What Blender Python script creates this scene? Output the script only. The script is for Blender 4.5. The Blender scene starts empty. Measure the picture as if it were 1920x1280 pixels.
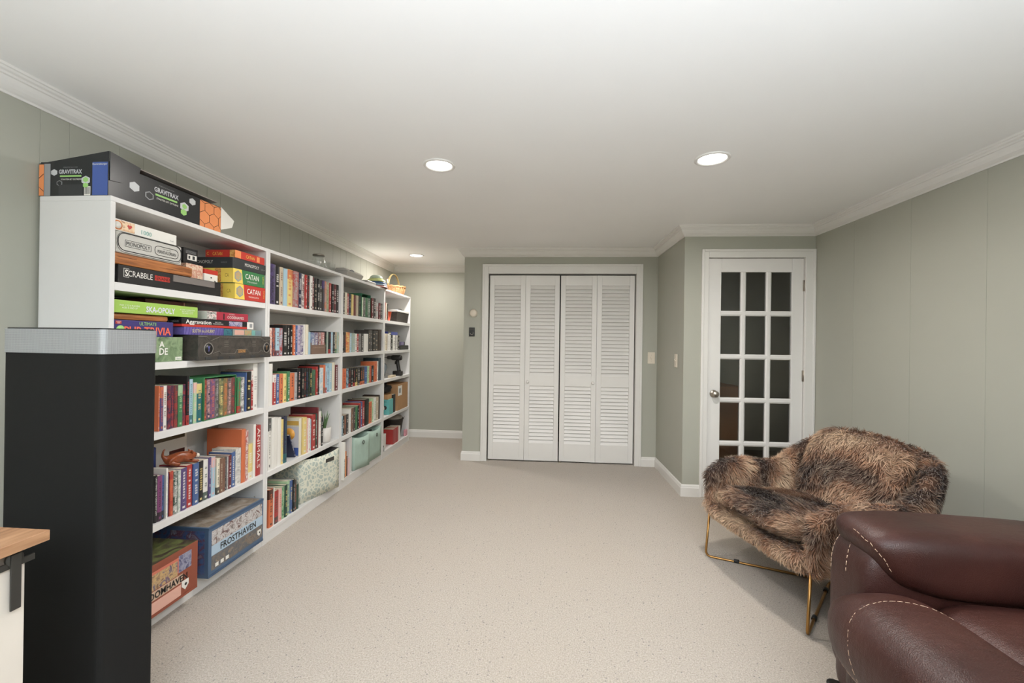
import bpy, bmesh, math, random
import numpy as np
from mathutils import Vector, Matrix, noise
from mathutils.bvhtree import BVHTree
PI = math.pi
SC = bpy.context.scene
COL = SC.collection

# ---------------------------------------------------------------- camera, world, light, exposure
CAM_H = 1.25
cam_d = bpy.data.cameras.new('camera'); cam = bpy.data.objects.new('camera', cam_d); COL.objects.link(cam)
cam_d.sensor_width = 36.0; cam_d.lens = 36.0 * 800 / 1920; cam_d.clip_start = 0.02
_R = Vector((0.99710795, 0.07478972, 0.01349958)); _U = Vector((-0.01335049, -0.00249299, 0.99990777)); _D = Vector((-0.07481647, 0.99719621, 0.0014873))
cam.matrix_world = Matrix(((_R.x, _U.x, -_D.x, 0), (_R.y, _U.y, -_D.y, 0), (_R.z, _U.z, -_D.z, CAM_H), (0, 0, 0, 1)))
SC.camera = cam
SC.view_settings.view_transform = 'Standard'; SC.view_settings.look = 'None'
SC.view_settings.gamma = 1.0; SC.view_settings.use_curve_mapping = False
SC.view_settings.exposure = 0.08
SC.cycles.use_denoising = True
SC.cycles.max_bounces = 10; SC.cycles.diffuse_bounces = 6; SC.cycles.transparent_max_bounces = 16
SC.cycles.caustics_reflective = False; SC.cycles.caustics_refractive = False
SC.cycles.sample_clamp_indirect = 4.0
world = bpy.data.worlds.new('world'); SC.world = world; world.use_nodes = True
world.node_tree.nodes['Background'].inputs[0].default_value = (0.8, 0.85, 0.9, 1)
world.node_tree.nodes['Background'].inputs[1].default_value = 0.05
DOWNLIGHT_W = 18.0      # recessed ceiling lights
DOWNLIGHT_RGB = (1.0, 0.95, 0.90)
UPLIGHT_W = 272.0       # unseen uplight added behind the camera to brighten the ceiling
UPLIGHT_RGB = (0.83, 0.905, 1.0)
CEIL = 2.222

# ---------------------------------------------------------------- materials
def lin(c):
    c = c / 255.0
    return c / 12.92 if c <= 0.04045 else ((c + 0.055) / 1.055) ** 2.4
def rgb(r, g, b): return (lin(r), lin(g), lin(b), 1.0)
MATS = {}
class NT:
    def __init__(self, name):
        self.m = bpy.data.materials.new(name); self.m.use_nodes = True
        self.t = self.m.node_tree; self.b = self.t.nodes['Principled BSDF']
    def n(self, typ, ins=None, **kw):
        nd = self.t.nodes.new(typ)
        for k, v in kw.items(): setattr(nd, k, v)
        for k, v in (ins or {}).items():
            if isinstance(v, bpy.types.NodeSocket): self.t.links.new(v, nd.inputs[k])
            else: nd.inputs[k].default_value = v
        return nd
    def math(self, op, a, b=0.0, c=0.0): return self.n('ShaderNodeMath', {0: a, 1: b, 2: c}, operation=op).outputs[0]
    def mix(self, f, a, b): 
        nd = self.n('ShaderNodeMix', data_type='RGBA')
        for i, v in ((0, f), (6, a), (7, b)):
            if isinstance(v, bpy.types.NodeSocket): self.t.links.new(v, nd.inputs[i])
            else: nd.inputs[i].default_value = v
        return nd.outputs[2]
    def set(self, **kw):
        for k, v in kw.items():
            k = {'base': 'Base Color', 'rough': 'Roughness', 'metal': 'Metallic', 'spec': 'Specular IOR Level', 'normal': 'Normal', 'sheen': 'Sheen Weight', 'alpha': 'Alpha', 'coat': 'Coat Weight', 'trans': 'Transmission Weight'}[k]
            if isinstance(v, bpy.types.NodeSocket): self.t.links.new(v, self.b.inputs[k])
            else: self.b.inputs[k].default_value = v
        return self.m
    def obj(self): return self.n('ShaderNodeTexCoord').outputs['Object']
    def noise(self, scale, detail=3, vec=None, rough=0.5):
        d = {'Scale': scale, 'Detail': detail, 'Roughness': rough}
        if vec is not None: d['Vector'] = vec
        return self.n('ShaderNodeTexNoise', d)
    def ramp(self, fac, stops):
        nd = self.n('ShaderNodeValToRGB', {0: fac}); e = nd.color_ramp.elements
        while len(e) < len(stops): e.new(0.5)
        for i, (p, c) in enumerate(stops): e[i].position = p; e[i].color = c
        return nd.outputs[0]
    def bump(self, h, strength, dist=0.01): return self.n('ShaderNodeBump', {'Height': h, 'Strength': strength, 'Distance': dist}).outputs[0]
def paint(name, c, rough=0.5, var=0.03, bump=0.0, scale=6.0, metal=0.0, spec=0.5):
    """a painted or plain surface with slight mottling"""
    if name in MATS: return MATS[name]
    t = NT(name); c = rgb(*c); nz = t.noise(scale, 4, t.obj()).outputs[0]
    lo = tuple(x * (1 - var) for x in c[:3]) + (1,); hi = tuple(min(1, x * (1 + var)) for x in c[:3]) + (1,)
    kw = dict(base=t.ramp(nz, [(0.3, lo), (0.7, hi)]), rough=rough, metal=metal, spec=spec)
    if bump: kw['normal'] = t.bump(t.noise(scale * 25, 2, t.obj()).outputs[0], bump, 0.002)
    MATS[name] = t.set(**kw); return MATS[name]
def art(name, cols, scale=18.0, rough=0.35, dist=1.2):
    """flat colour print: cloudy picture of the given colours"""
    if name in MATS: return MATS[name]
    t = NT(name); nd = t.noise(scale, 5, t.obj(), 0.6); nd.inputs['Distortion'].default_value = dist
    n = len(cols); st = [(0.28 + 0.44 * i / max(1, n - 1), rgb(*c)) for i, c in enumerate(cols)]
    MATS[name] = t.set(base=t.ramp(nd.outputs[0], st), rough=rough); return MATS[name]

WALL = paint('sage_wall_paint', (171, 171, 159), 0.55, 0.015, 0.05, 3.0)
CEILM = paint('ceiling_paint', (243, 243, 242), 0.8, 0.01, 0.03, 2.0)
TRIM = paint('white_trim_paint', (228, 226, 222), 0.35, 0.015, 0.0, 4.0)
DOORW = paint('white_door_paint', (230, 228, 225), 0.4, 0.02, 0.0, 4.0)
SHELFW = paint('white_shelf_laminate', (226, 225, 224), 0.45, 0.015, 0.0, 5.0)
BLACKM = paint('closet_shade_black', (14, 13, 12), 0.9)  # near-black stands in for the shade inside the closet
def carpet():
    t = NT('beige_carpet'); o = t.obj()
    fine = t.noise(170, 4, o, 0.7).outputs[0]; mid = t.noise(90, 3, o).outputs[0]; big = t.noise(1.1, 3, o).outputs[0]
    c = t.ramp(fine, [(0.25, rgb(138, 128, 118)), (0.5, rgb(177, 167, 155)), (0.75, rgb(208, 199, 188))])
    fl = t.noise(115, 1, o).outputs[0]
    m = t.ramp(fl, [(0.70, (0, 0, 0, 1)), (0.74, (1, 1, 1, 1))])
    c = t.mix(t.math('MULTIPLY', m, 0.75), c, rgb(120, 112, 104))
    fl2 = t.n('ShaderNodeTexVoronoi', {'Vector': o, 'Scale': 48.0}); rnd = t.n('ShaderNodeSeparateColor', {0: fl2.outputs['Color']}).outputs[0]
    dot = t.math('MULTIPLY', t.math('LESS_THAN', fl2.outputs['Distance'], 0.16), t.math('GREATER_THAN', rnd, 0.62))
    c = t.mix(t.math('MULTIPLY', dot, 0.7), c, rgb(108, 104, 104))
    c = t.mix(t.math('MULTIPLY', t.math('SUBTRACT', big, 0.45), 0.5), c, rgb(178, 160, 140))
    h = t.math('ADD', fine, t.math('MULTIPLY', mid, 0.8))
    return t.set(base=c, rough=0.95, spec=0.1, sheen=0.2, normal=t.bump(h, 0.7, 0.006))
CARPET = carpet()

# ---------------------------------------------------------------- mesh helpers
class MB:
    def __init__(self): self.v = []; self.f = []; self.mi = []; self.sm = []
    def add(self, vs, fs, mi=0, smooth=False):
        k = len(self.v); self.v += [tuple(p) for p in vs]
        for f in fs: self.f.append(tuple(i + k for i in f)); self.mi.append(mi); self.sm.append(smooth)
        return self
    def box(self, x0, x1, y0, y1, z0, z1, mi=0):
        return self.add([(x0, y0, z0), (x1, y0, z0), (x1, y1, z0), (x0, y1, z0), (x0, y0, z1), (x1, y0, z1), (x1, y1, z1), (x0, y1, z1)],
                        [(0, 3, 2, 1), (4, 5, 6, 7), (0, 1, 5, 4), (1, 2, 6, 5), (2, 3, 7, 6), (3, 0, 4, 7)], mi)
    def prism(self, poly, axis, a, b, mi=0, smooth=False):
        """poly in the two other axes (in x,y,z order), extruded along axis from a to b"""
        def P(p, t):
            q = list(p); q.insert(axis, t); return tuple(q)
        n = len(poly); vs = [P(p, a) for p in poly] + [P(p, b) for p in poly]
        fs = [tuple(range(n))[::-1], tuple(range(n, 2 * n))] + [(i, (i + 1) % n, n + (i + 1) % n, n + i) for i in range(n)]
        return self.add(vs, fs, mi, smooth)
    def lathe(self, prof, cx=0, cy=0, cz=0, seg=24, mi=0, axis=2, cap=False):
        vs = []; n = len(prof)
        for i in range(seg):
            a = 2 * PI * i / seg
            for r, z in prof:
                p = [r * math.cos(a), r * math.sin(a)]; p.insert(axis, z); vs.append((p[0] + cx, p[1] + cy, p[2] + cz))
        fs = []
        for i in range(seg):
            j = (i + 1) % seg
            for k in range(n - 1): fs.append((i * n + k, j * n + k, j * n + k + 1, i * n + k + 1))
        if cap: fs += [tuple(i * n for i in range(seg))[::-1], tuple(i * n + n - 1 for i in range(seg))]
        return self.add(vs, fs, mi, True)
    def tube(self, pts, r, seg=8, mi=0, closed=False):
        pts = [Vector(p) for p in pts]; n = len(pts); vs = []; prev = None
        rr = r if isinstance(r, (list, tuple)) else [r] * n
        for i, p in enumerate(pts):
            t = ((pts[(i + 1) % n] - pts[i - 1]) if closed else (pts[min(i + 1, n - 1)] - pts[max(i - 1, 0)])).normalized()
            a = prev if prev is not None else (Vector((0, 0, 1)) if abs(t.z) < 0.9 else Vector((1, 0, 0)))
            u = (a - t * a.dot(t)).normalized(); w = t.cross(u); prev = u
            for k in range(seg):
                an = 2 * PI * k / seg; vs.append(tuple(p + (u * math.cos(an) + w * math.sin(an)) * rr[i]))
        fs = []
        for i in range(n if closed else n - 1):
            j = (i + 1) % n
            for k in range(seg): fs.append((i * seg + k, i * seg + (k + 1) % seg, j * seg + (k + 1) % seg, j * seg + k))
        if not closed: fs += [tuple(range(seg))[::-1], tuple((n - 1) * seg + k for k in range(seg))]
        return self.add(vs, fs, mi, True)
    def grid(self, P, nu, nv, mi=0, closeu=False, closev=False, smooth=True):
        vs = [P(i, j) for i in range(nu) for j in range(nv)]; fs = []
        for i in range(nu if closeu else nu - 1):
            for j in range(nv if closev else nv - 1):
                a, b = i, (i + 1) % nu; c, d = j, (j + 1) % nv
                fs.append((a * nv + c, b * nv + c, b * nv + d, a * nv + d))
        return self.add(vs, fs, mi, smooth)
    def mesh(self, name, mats):
        me = bpy.data.meshes.new(name); me.from_pydata(self.v, [], self.f)
        for m in (mats if isinstance(mats, (list, tuple)) else [mats]): me.materials.append(m)
        me.polygons.foreach_set('material_index', self.mi); me.polygons.foreach_set('use_smooth', self.sm)
        me.update(); return me
    def build(self, name, mats, parent=None, loc=(0, 0, 0), rot=(0, 0, 0), bevel=0.0, subsurf=0, seg=2):
        o = bpy.data.objects.new(name, self.mesh(name, mats)); COL.objects.link(o)
        o.location = loc; o.rotation_euler = rot; o.parent = parent
        if bevel:
            m = o.modifiers.new('bevel', 'BEVEL'); m.width = bevel; m.segments = seg; m.limit_method = 'ANGLE'; m.angle_limit = 0.6
        if subsurf:
            m = o.modifiers.new('subsurf', 'SUBSURF'); m.levels = subsurf; m.render_levels = subsurf
        return o
def tag(o, label, cat, group=None):
    o['label'] = label; o['category'] = cat
    if group: o['group'] = group
    return o
def thing(name, label, cat, loc=(0, 0, 0), rotz=0.0, group=None):
    o = bpy.data.objects.new(name, None); COL.objects.link(o); o.location = loc; o.rotation_euler = (0, 0, rotz)
    o.empty_display_size = 0.05
    return tag(o, label, cat, group)
def struct(o, label=None):
    o['kind'] = 'structure'
    if label: o['label'] = label
    return o
def box(name, m, parent, x0, x1, y0, y1, z0, z1, bevel=0.0, **k): return MB().box(x0, x1, y0, y1, z0, z1).build(name, m, parent, bevel=bevel, **k)
def same(o, parent, loc, name=None):
    c = o.copy(); COL.objects.link(c); c.parent = parent; c.location = loc
    return c
ROTS = {'front': (PI / 2, 0, PI / 2), 'near': (PI / 2, 0, 0), 'spine': Matrix(((0, 0, 1), (0, 1, 0), (-1, 0, 0))).to_euler(), 'top': (0, 0, PI / 2),
        'nearflip': Matrix(((-1, 0, 0), (0, 0, -1), (0, -1, 0))).to_euler()}
def text(s, m, parent, loc, plane, height, width=None, name='title', thick=0.0004, bold=0.0):
    """flat printed or raised lettering, centred on loc; height is that of the capitals"""
    cu = bpy.data.curves.new('lettering', 'FONT'); cu.body = s; cu.align_x = 'CENTER'; cu.align_y = 'CENTER'; cu.resolution_u = 2
    cu.size = 1.0; cu.extrude = 0.0; cu.offset = bold
    to = bpy.data.objects.new('lettering', cu); COL.objects.link(to)
    me = bpy.data.meshes.new_from_object(to.evaluated_get(bpy.context.evaluated_depsgraph_get()))
    bpy.data.objects.remove(to); bpy.data.curves.remove(cu)
    co = np.empty(len(me.vertices) * 3); me.vertices.foreach_get('co', co); co = co.reshape(-1, 3)
    mn, mx = co.min(0), co.max(0); co -= (mn + mx) / 2; sz = mx - mn
    k = height / sz[1]; co[:, 1] *= k; co[:, 0] *= (width / sz[0]) if width else k
    co[:, 2] = thick
    me.vertices.foreach_set('co', co.ravel()); me.materials.clear(); me.materials.append(m); me.name = name; me.update()
    o = bpy.data.objects.new(name, me); COL.objects.link(o); o.parent = parent; o.location = loc; o.rotation_euler = ROTS[plane]
    return o

# ---------------------------------------------------------------- the room shell
XL, XR, YF, YC, YD, XS, XN, YB = -1.99, 2.18, 5.45, 4.45, 3.62, 1.15, -0.845, -2.6
T = 0.1
struct(box('floor', CARPET, None, XL - T, XR + T, YB - T, YF + T, -0.1, 0))
def ceiling():
    holes = None
    return struct(box('ceiling', CEILM, None, XL - T, XR + 1.3, YB - T, YF + 1.0, CEIL, CEIL + 0.1))
ceiling()
def panelled_wall(name, x, face, y0, y1, cuts):
    """sheet panelling with thin vertical grooves: backing plus one piece per board"""
    s = 1 if face > 0 else -1
    w = struct(box(name, WALL, None, *sorted((x - s * T, x - s * 0.0012)), y0, y1, 0, CEIL))
    c = sorted(set([y0] + [k for k in cuts if y0 < k < y1] + [y1]))
    for a, b in zip(c, c[1:]):
        box('panel', WALL, w, *sorted((x - s * 0.0012, x)), a + (0.0015 if a > y0 else 0), b - (0.0015 if b < y1 else 0), 0, CEIL)
    return w
pat = [0.105, 0.235, 0.15, 0.21, 0.12, 0.19, 0.21]
cl = [3.363, 3.453, 3.642, 3.871, 4.019, 4.142, 1.534, 1.638]; y = 4.142; i = 0
while y < 5.3: y += pat[i % 7]; cl.append(y); i += 1
y = 1.638
while y < 3.1: y += pat[(i + 3) % 7]; cl.append(y); i += 1
y = 1.534
while y > YB: y -= pat[i % 7]; cl.append(y); i += 1
panelled_wall('wall_left', XL, 1, YB - T, YF + T, cl)
cr = [3.19, 2.72, 2.28]; y = 2.28
while y > YB: y -= pat[i % 7] * 2; cr.append(y); i += 1
panelled_wall('wall_right', XR, -1, YB - T, YD + T, cr)
struct(box('wall_far', WALL, None, XL, XN, YF, YF + T, 0, CEIL))
struct(box('wall_return', WALL, None, XN, XN + T, YC + T, YF, 0, CEIL))
struct(box('wall_behind', WALL, None, XL, XR, YB - T, YB, 0, CEIL))
w = MB(); w.box(XN, -0.61, YC, YC + T, 0, CEIL).box(0.958, XS + T, YC, YC + T, 0, CEIL).box(-0.61, 0.958, YC, YC + T, 1.985, CEIL)
struct(w.build('wall_closet', WALL))
w = struct(box('wall_side', WALL, None, XS, XS + T, YD + T, YC, 0, CEIL))
w = MB(); w.box(XS, 1.325, YD, YD + T, 0, CEIL).box(2.118, XR, YD, YD + T, 0, CEIL).box(1.325, 2.118, YD, YD + T, 1.985, CEIL)
struct(w.build('wall_doorway', WALL))
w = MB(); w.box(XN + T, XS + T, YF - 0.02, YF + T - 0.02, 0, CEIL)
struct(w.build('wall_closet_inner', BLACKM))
# stairwell seen dimly through the glazed door
STAIR = paint('stairwell_paint', (196, 188, 172), 0.7)
w = MB(); w.box(XS + T, 3.4, 5.3, 5.4, 0, CEIL).box(3.3, 3.4, YD + T, 5.3, 0, CEIL).box(XR + T, 3.4, YD, YD + T, 0, CEIL)
struct(w.build('wall_stairwell', STAIR))
struct(box('floor_stairwell', paint('stair_boards', (112, 84, 60), 0.5, 0.15), None, XR + T, 3.4, YD, 5.4, -0.1, 0))

# crown moulding and baseboards swept along the walls with mitred corners
def sweep(path, prof, closed, names, mat, label=None):
    n = len(path); P = [Vector((p[0], p[1])) for p in path]
    def nrm(a, b): d = (b - a).normalized(); return Vector((d.y, -d.x))     # to the right of travel: into the room
    segs = [(k, (k + 1) % n) for k in range(n if closed else n - 1)]
    for si, (a, b) in enumerate(segs):
        na = nrm(P[a], P[b]); rows = []
        for e, oth in ((a, (a - 1) % n if (closed or a > 0) else None), (b, (b + 1) % n if (closed or b < n - 1) else None)):
            if oth is None: off = na
            else:
                m = nrm(P[oth], P[e]) if e == a else nrm(P[e], P[oth])
                s = (na + m); off = s / (s.dot(na))
            rows.append([(P[e].x + off.x * d, P[e].y + off.y * d, z) for d, z in prof])
        k = len(prof); mb = MB()
        mb.add(rows[0] + rows[1], [(i, (i + 1) % k, k + (i + 1) % k, k + i) for i in range(k)] + [tuple(range(k))[::-1], tuple(range(k, 2 * k))])
        struct(mb.build(names(si), mat), label)
crown = [(0, 2.140), (0.006, 2.140), (0.008, 2.148), (0.016, 2.153), (0.026, 2.162), (0.034, 2.175), (0.039, 2.190), (0.046, 2.192), (0.048, 2.200), (0.057, 2.204), (0.061, 2.211), (0.067, 2.213), (0.069, CEIL), (0, CEIL)]
loop = [(XL, YB), (XL, YF), (XN, YF), (XN, YC), (XS, YC), (XS, YD), (XR, YD), (XR, YB)]
sweep(loop, crown, True, lambda i: 'trim_%d' % (i + 1), TRIM)
bb = [(0, 0), (0.014, 0), (0.014, 0.07), (0.011, 0.078), (0.010, 0.088), (0.006, 0.095), (0, 0.097)]
sweep([(XL, YB), (XL, YF), (XN, YF), (XN, YC), (-0.65, YC)], bb, False, lambda i: 'baseboard_%s' % ['left', 'far', 'return', 'closet'][i], TRIM)
sweep([(1.0, YC), (XS, YC), (XS, YD), (1.286, YD)], bb, False, lambda i: 'baseboard_%s' % ['corner', 'side', 'doorway'][i], TRIM)
sweep([(XR, YD), (XR, YB), (XL, YB)], bb, False, lambda i: 'baseboard_%s' % ['right', 'behind'][i], TRIM)

# door casings: two uprights and a head each, stepped profile facing -Y
def casing(name, y, x0, x1, x2, x3, ztop, zin, label):
    mb = MB(); mb.box(x0, x1, y - 0.012, y, 0, ztop)
    root = struct(mb.build(name, TRIM, bevel=0.003), label)
    box('upright', TRIM, root, x2, x3, y - 0.012, y, 0, ztop, 0.003)
    box('head', TRIM, root, x1, x2, y - 0.012, y, zin, ztop, 0.003)
    w = (x1 - x0)
    for a, b in ((x0, x0 + 0.35 * w), (x3 - 0.35 * w, x3)): box('outer_bead', TRIM, root, a, b, y - 0.019, y - 0.012, 0, ztop, 0.004)
    box('outer_bead', TRIM, root, x0 + 0.35 * w, x3 - 0.35 * w, y - 0.019, y - 0.012, ztop - 0.35 * w, ztop, 0.004)
    return root
casing('trim_9', YC, -0.652, -0.588, 0.936, 1.0, 2.063, 1.966, 'white moulded casing around the louvered closet doors')
casing('trim_10', YD, 1.286, 1.342, 2.101, 2.178, 2.033, 1.966, 'white moulded casing around the glazed door')
# jamb linings
for nm, y, a, b in (('trim_11', YC, -0.61, 0.958), ('trim_12', YD, 1.325, 2.118)):
    x2, x3 = (-0.588, 0.936) if nm == 'trim_11' else (1.342, 2.101)
    mb = MB(); mb.box(a, x2, y, y + T, 0, 1.966).box(x3, b, y, y + T, 0, 1.966).box(a, b, y, y + T, 1.966, 1.985)
    struct(mb.build(nm, TRIM), 'white jamb lining')
# ---------------------------------------------------------------- louvered bifold closet doors
METAL = paint('brushed_nickel', (176, 168, 158), 0.28, 0.03, metal=1.0)
def slat_mesh(w):
    mb = MB(); a = math.radians(38); c, s = math.cos(a), math.sin(a); d, th = 0.0225, 0.0028
    q = [(-d, -th), (d, -th), (d, th), (-d, th)]; d2 = math.radians(64)
    poly = [(u * math.cos(d2) - v * math.sin(d2), u * math.sin(d2) + v * math.cos(d2)) for u, v in q]     # lower edge forward
    mb.prism(poly, 0, -w / 2, w / 2); return mb.mesh('slat', DOORW)
def leaf(parent, x0, x1, dy0, dy1):
    """one hinged leaf: frame of stiles and rails with slats, dy shifts its two edges in depth"""
    w = x1 - x0; st = 0.050; hw = w / 2; z0, z1 = 0.014, 1.952; th = 0.028
    e = thing('leaf', '', '', ((x0 + x1) / 2, YC + 0.030 + (dy0 + dy1) / 2, 0), math.atan2(dy1 - dy0, w))
    del e['label']; del e['category']; e.parent = parent
    mb = MB()
    mb.box(-hw, -hw + st, 0, th, z0, z1).box(hw - st, hw, 0, th, z0, z1)
    for a, b in ((z0, 0.197), (0.796, 0.905), (1.847, z1)): mb.box(-hw + st, hw - st, 0.001, th - 0.001, a, b)
    mb.build('frame', DOORW, e, bevel=0.0015)
    me = slat_mesh(w - 2 * st - 0.001); first = None
    for a, b, n in ((0.197, 0.796, 16), (0.905, 1.847, 25)):
        p = (b - a) / n
        for k in range(n):
            o = bpy.data.objects.new('slat', me); COL.objects.link(o); o.parent = e; o.location = (0, th * 0.5, a + p * (k + 0.5))
    return e
def bifold(n, label, a, m, b, d0, dm, d1, kx, kleaf):
    root = bpy.data.objects.new('door_%d' % n, None); COL.objects.link(root); struct(root, label)
    L = [leaf(root, a, m - 0.001, d0, dm), leaf(root, m + 0.001, b, dm, d1)]
    kb = MB().lathe([(0.0, -0.026), (0.012, -0.025), (0.016, -0.019), (0.013, -0.012), (0.007, -0.009), (0.009, -0.002), (0.012, 0.0)], seg=20, axis=1)
    kb.build('knob', DOORW, L[kleaf], (kx - L[kleaf].location.x, 0, 0.838))
    MB().box(a - 0.004, a + 0.02, YC + 0.03, YC + 0.05, 0, 0.012).build('pivot', METAL, root)
bifold(1, 'white louvered bifold closet door beside the thermostat', -0.577, -0.198, 0.158, 0.0, -0.006, 0.0, -0.166, 1)
bifold(2, 'white louvered bifold closet door nearer the light switch', 0.170, 0.543, 0.926, 0.004, -0.004, 0.0, 0.508, 0)
mb = MB(); mb.box(-0.588, 0.936, YC + 0.03, YC + 0.06, 1.957, 1.966)
struct(mb.build('trim_13', paint('track_dark', (60, 58, 55), 0.5)), 'dark track above the closet doors')

# ---------------------------------------------------------------- glazed fifteen-pane door
t = NT('door_glass'); gl = t.n('ShaderNodeBsdfGlossy', {'Color': (1, 1, 1, 1), 'Roughness': 0.02}); tr = t.n('ShaderNodeBsdfTransparent', {'Color': (0.86, 0.87, 0.85, 1)})
fr = t.n('ShaderNodeFresnel', {'IOR': 1.5}); mx = t.n('ShaderNodeMixShader', {0: fr.outputs[0], 1: tr.outputs[0], 2: gl.outputs[0]})
t.t.links.new(mx.outputs[0], t.t.nodes['Material Output'].inputs[0]); GLASS = t.m
door = bpy.data.objects.new('door_3', None); COL.objects.link(door); struct(door, 'white fifteen-pane glazed door with a nickel knob')
dy0, dy1 = YD + 0.012, YD + 0.046
gx0, gx1, gz1, px, pz, pw, ph = 1.450, 1.972, 1.850, 0.1995, 0.3565, 0.158, 0.322
gz0 = gz1 - 4 * pz - ph; gx1 = gx0 + 2 * px + pw
for nm, a, b, c, d in (('stile', 1.345, gx0, 0.012, 1.962), ('stile', gx1, 2.098, 0.012, 1.962), ('rail', gx0, gx1, gz1, 1.962), ('rail', gx0, gx1, 0.012, gz0)):
    box(nm, DOORW, door, a, b, dy0, dy1, c, d, 0.003)
prof = [(-0.019, 0.002), (-0.012, 0.006), (-0.008, 0.012), (-0.004, 0.0), (0.004, 0.0), (0.008, 0.012), (0.012, 0.006), (0.019, 0.002)]
def muntin(vert, c, a, b):
    hw = (px - pw) / 2
    sec = [(-hw, 0.016), (-hw, 0.008), (-hw * 0.45, 0.0), (hw * 0.45, 0.0), (hw, 0.008), (hw, 0.016), (hw, 0.030), (-hw, 0.030)]
    mb = MB()
    if vert: mb.prism([(c + u, dy0 + v) for u, v in sec], 2, a, b)
    else: mb.prism([(dy0 + v + 0.0003, c + u) for u, v in sec], 0, a, b)
    mb.build('muntin', DOORW, door)
for i in range(2): muntin(True, gx0 + pw + (px - pw) / 2 + i * px, gz0, gz1)
for j in range(4): muntin(False, gz1 - ph - (px - pw) / 2 + 0.0035 - j * pz, gx0, gx1)
for i in range(3):
    for j in range(5):
        x = gx0 + i * px; z = gz1 - ph - j * pz
        box('pane', GLASS, door, x - 0.003, x + pw + 0.003, dy0 + 0.018, dy0 + 0.021, z - 0.003, z + ph + 0.003)
kx, kz = 1.397, 0.849
MB().lathe([(0.030, 0.0), (0.031, -0.004), (0.026, -0.009), (0.012, -0.012), (0.011, -0.030), (0.022, -0.036), (0.027, -0.046), (0.026, -0.055), (0.017, -0.062), (0.0, -0.064)], seg=28, axis=1).build('knob', METAL, door, (kx, dy0, kz))
for z in (1.74, 1.007, 0.27):
    MB().lathe([(0, -0.045), (0.0055, -0.045), (0.0055, 0.045), (0, 0.045)], seg=12).build('hinge', METAL, door, (2.104, dy0 - 0.006, z))
    box('hinge_leaf', METAL, door, 2.090, 2.110, dy0 - 0.003, dy0, z - 0.044, z + 0.044)
# brown storage carton in the stairwell behind the panes
t = thing('storage_carton', 'brown carton standing dimly behind the lower panes of the glazed door', 'box', (1.62, 4.35, 0))
box('carton', paint('carton_brown', (150, 98, 62), 0.7, 0.08), t, -0.28, 0.22, -0.25, 0.25, 0, 0.86, 0.004)
box('flap', MATS['carton_brown'], t, -0.28, 0.22, -0.25, 0.0, 0.86, 0.864)

# ---------------------------------------------------------------- switches, thermostat, open control box
IVORY = paint('ivory_plastic', (226, 216, 200), 0.4)
def switch(label, loc, rotz):
    t = thing('light_switch', label, 'light switch', loc, rotz)
    box('plate', IVORY, t, -0.036, 0.036, -0.006, 0, -0.058, 0.058, 0.004)
    box('toggle_slot', paint('ivory_dark', (190, 178, 160), 0.5), t, -0.006, 0.006, -0.0068, -0.006, -0.013, 0.013)
    MB().prism([(-0.018, 0.010), (-0.016, 0.013), (-0.006, 0.004), (-0.006, -0.008)], 0, -0.004, 0.004).build('toggle', IVORY, t)
    for z in (-0.03, 0.03): MB().lathe([(0.003, -0.006), (0.003, -0.007), (0, -0.0074)], seg=10, axis=1).build('screw', MATS['ivory_dark'], t, (0, 0, z))
switch('ivory toggle switch plate beside the closet casing', (1.093, YC, 1.107), 0)
switch('ivory toggle switch plate on the short side wall, seen edge-on', (XS, 3.811, 1.108), -PI / 2)
t = thing('thermostat', 'round ivory dial thermostat on the narrow wall by the closet', 'thermostat', (-0.743, YC, 1.549))
MB().lathe([(0.0, 0.0), (0.045, 0.0), (0.045, -0.010), (0.040, -0.018), (0.036, -0.020)], seg=36, axis=1).build('ring', METAL if False else paint('pearl_plastic', (205, 200, 186), 0.25), t)
MB().lathe([(0.036, -0.016), (0.034, -0.030), (0.028, -0.034), (0.0, -0.036)], seg=36, axis=1).build('dial', IVORY, t)
t = thing('control_plate', 'small black open control box with a silver ring below the thermostat', 'wall control', (-0.758, YC, 1.352))
BLK = paint('black_plastic', (24, 23, 21), 0.4)
box('housing', BLK, t, -0.030, 0.030, -0.012, 0, -0.046, 0.046, 0.003)
MB().tube([(0.016 * math.cos(a), -0.014, -0.012 + 0.016 * math.sin(a)) for a in [k * PI / 8 for k in range(-8, 3)]], 0.0022, 6).build('silver_ring', METAL, t)
box('terminal_bar', paint('dark_grey_plastic', (62, 60, 54), 0.4), t, -0.024, 0.024, -0.016, -0.012, 0.020, 0.034, 0.002)

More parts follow.
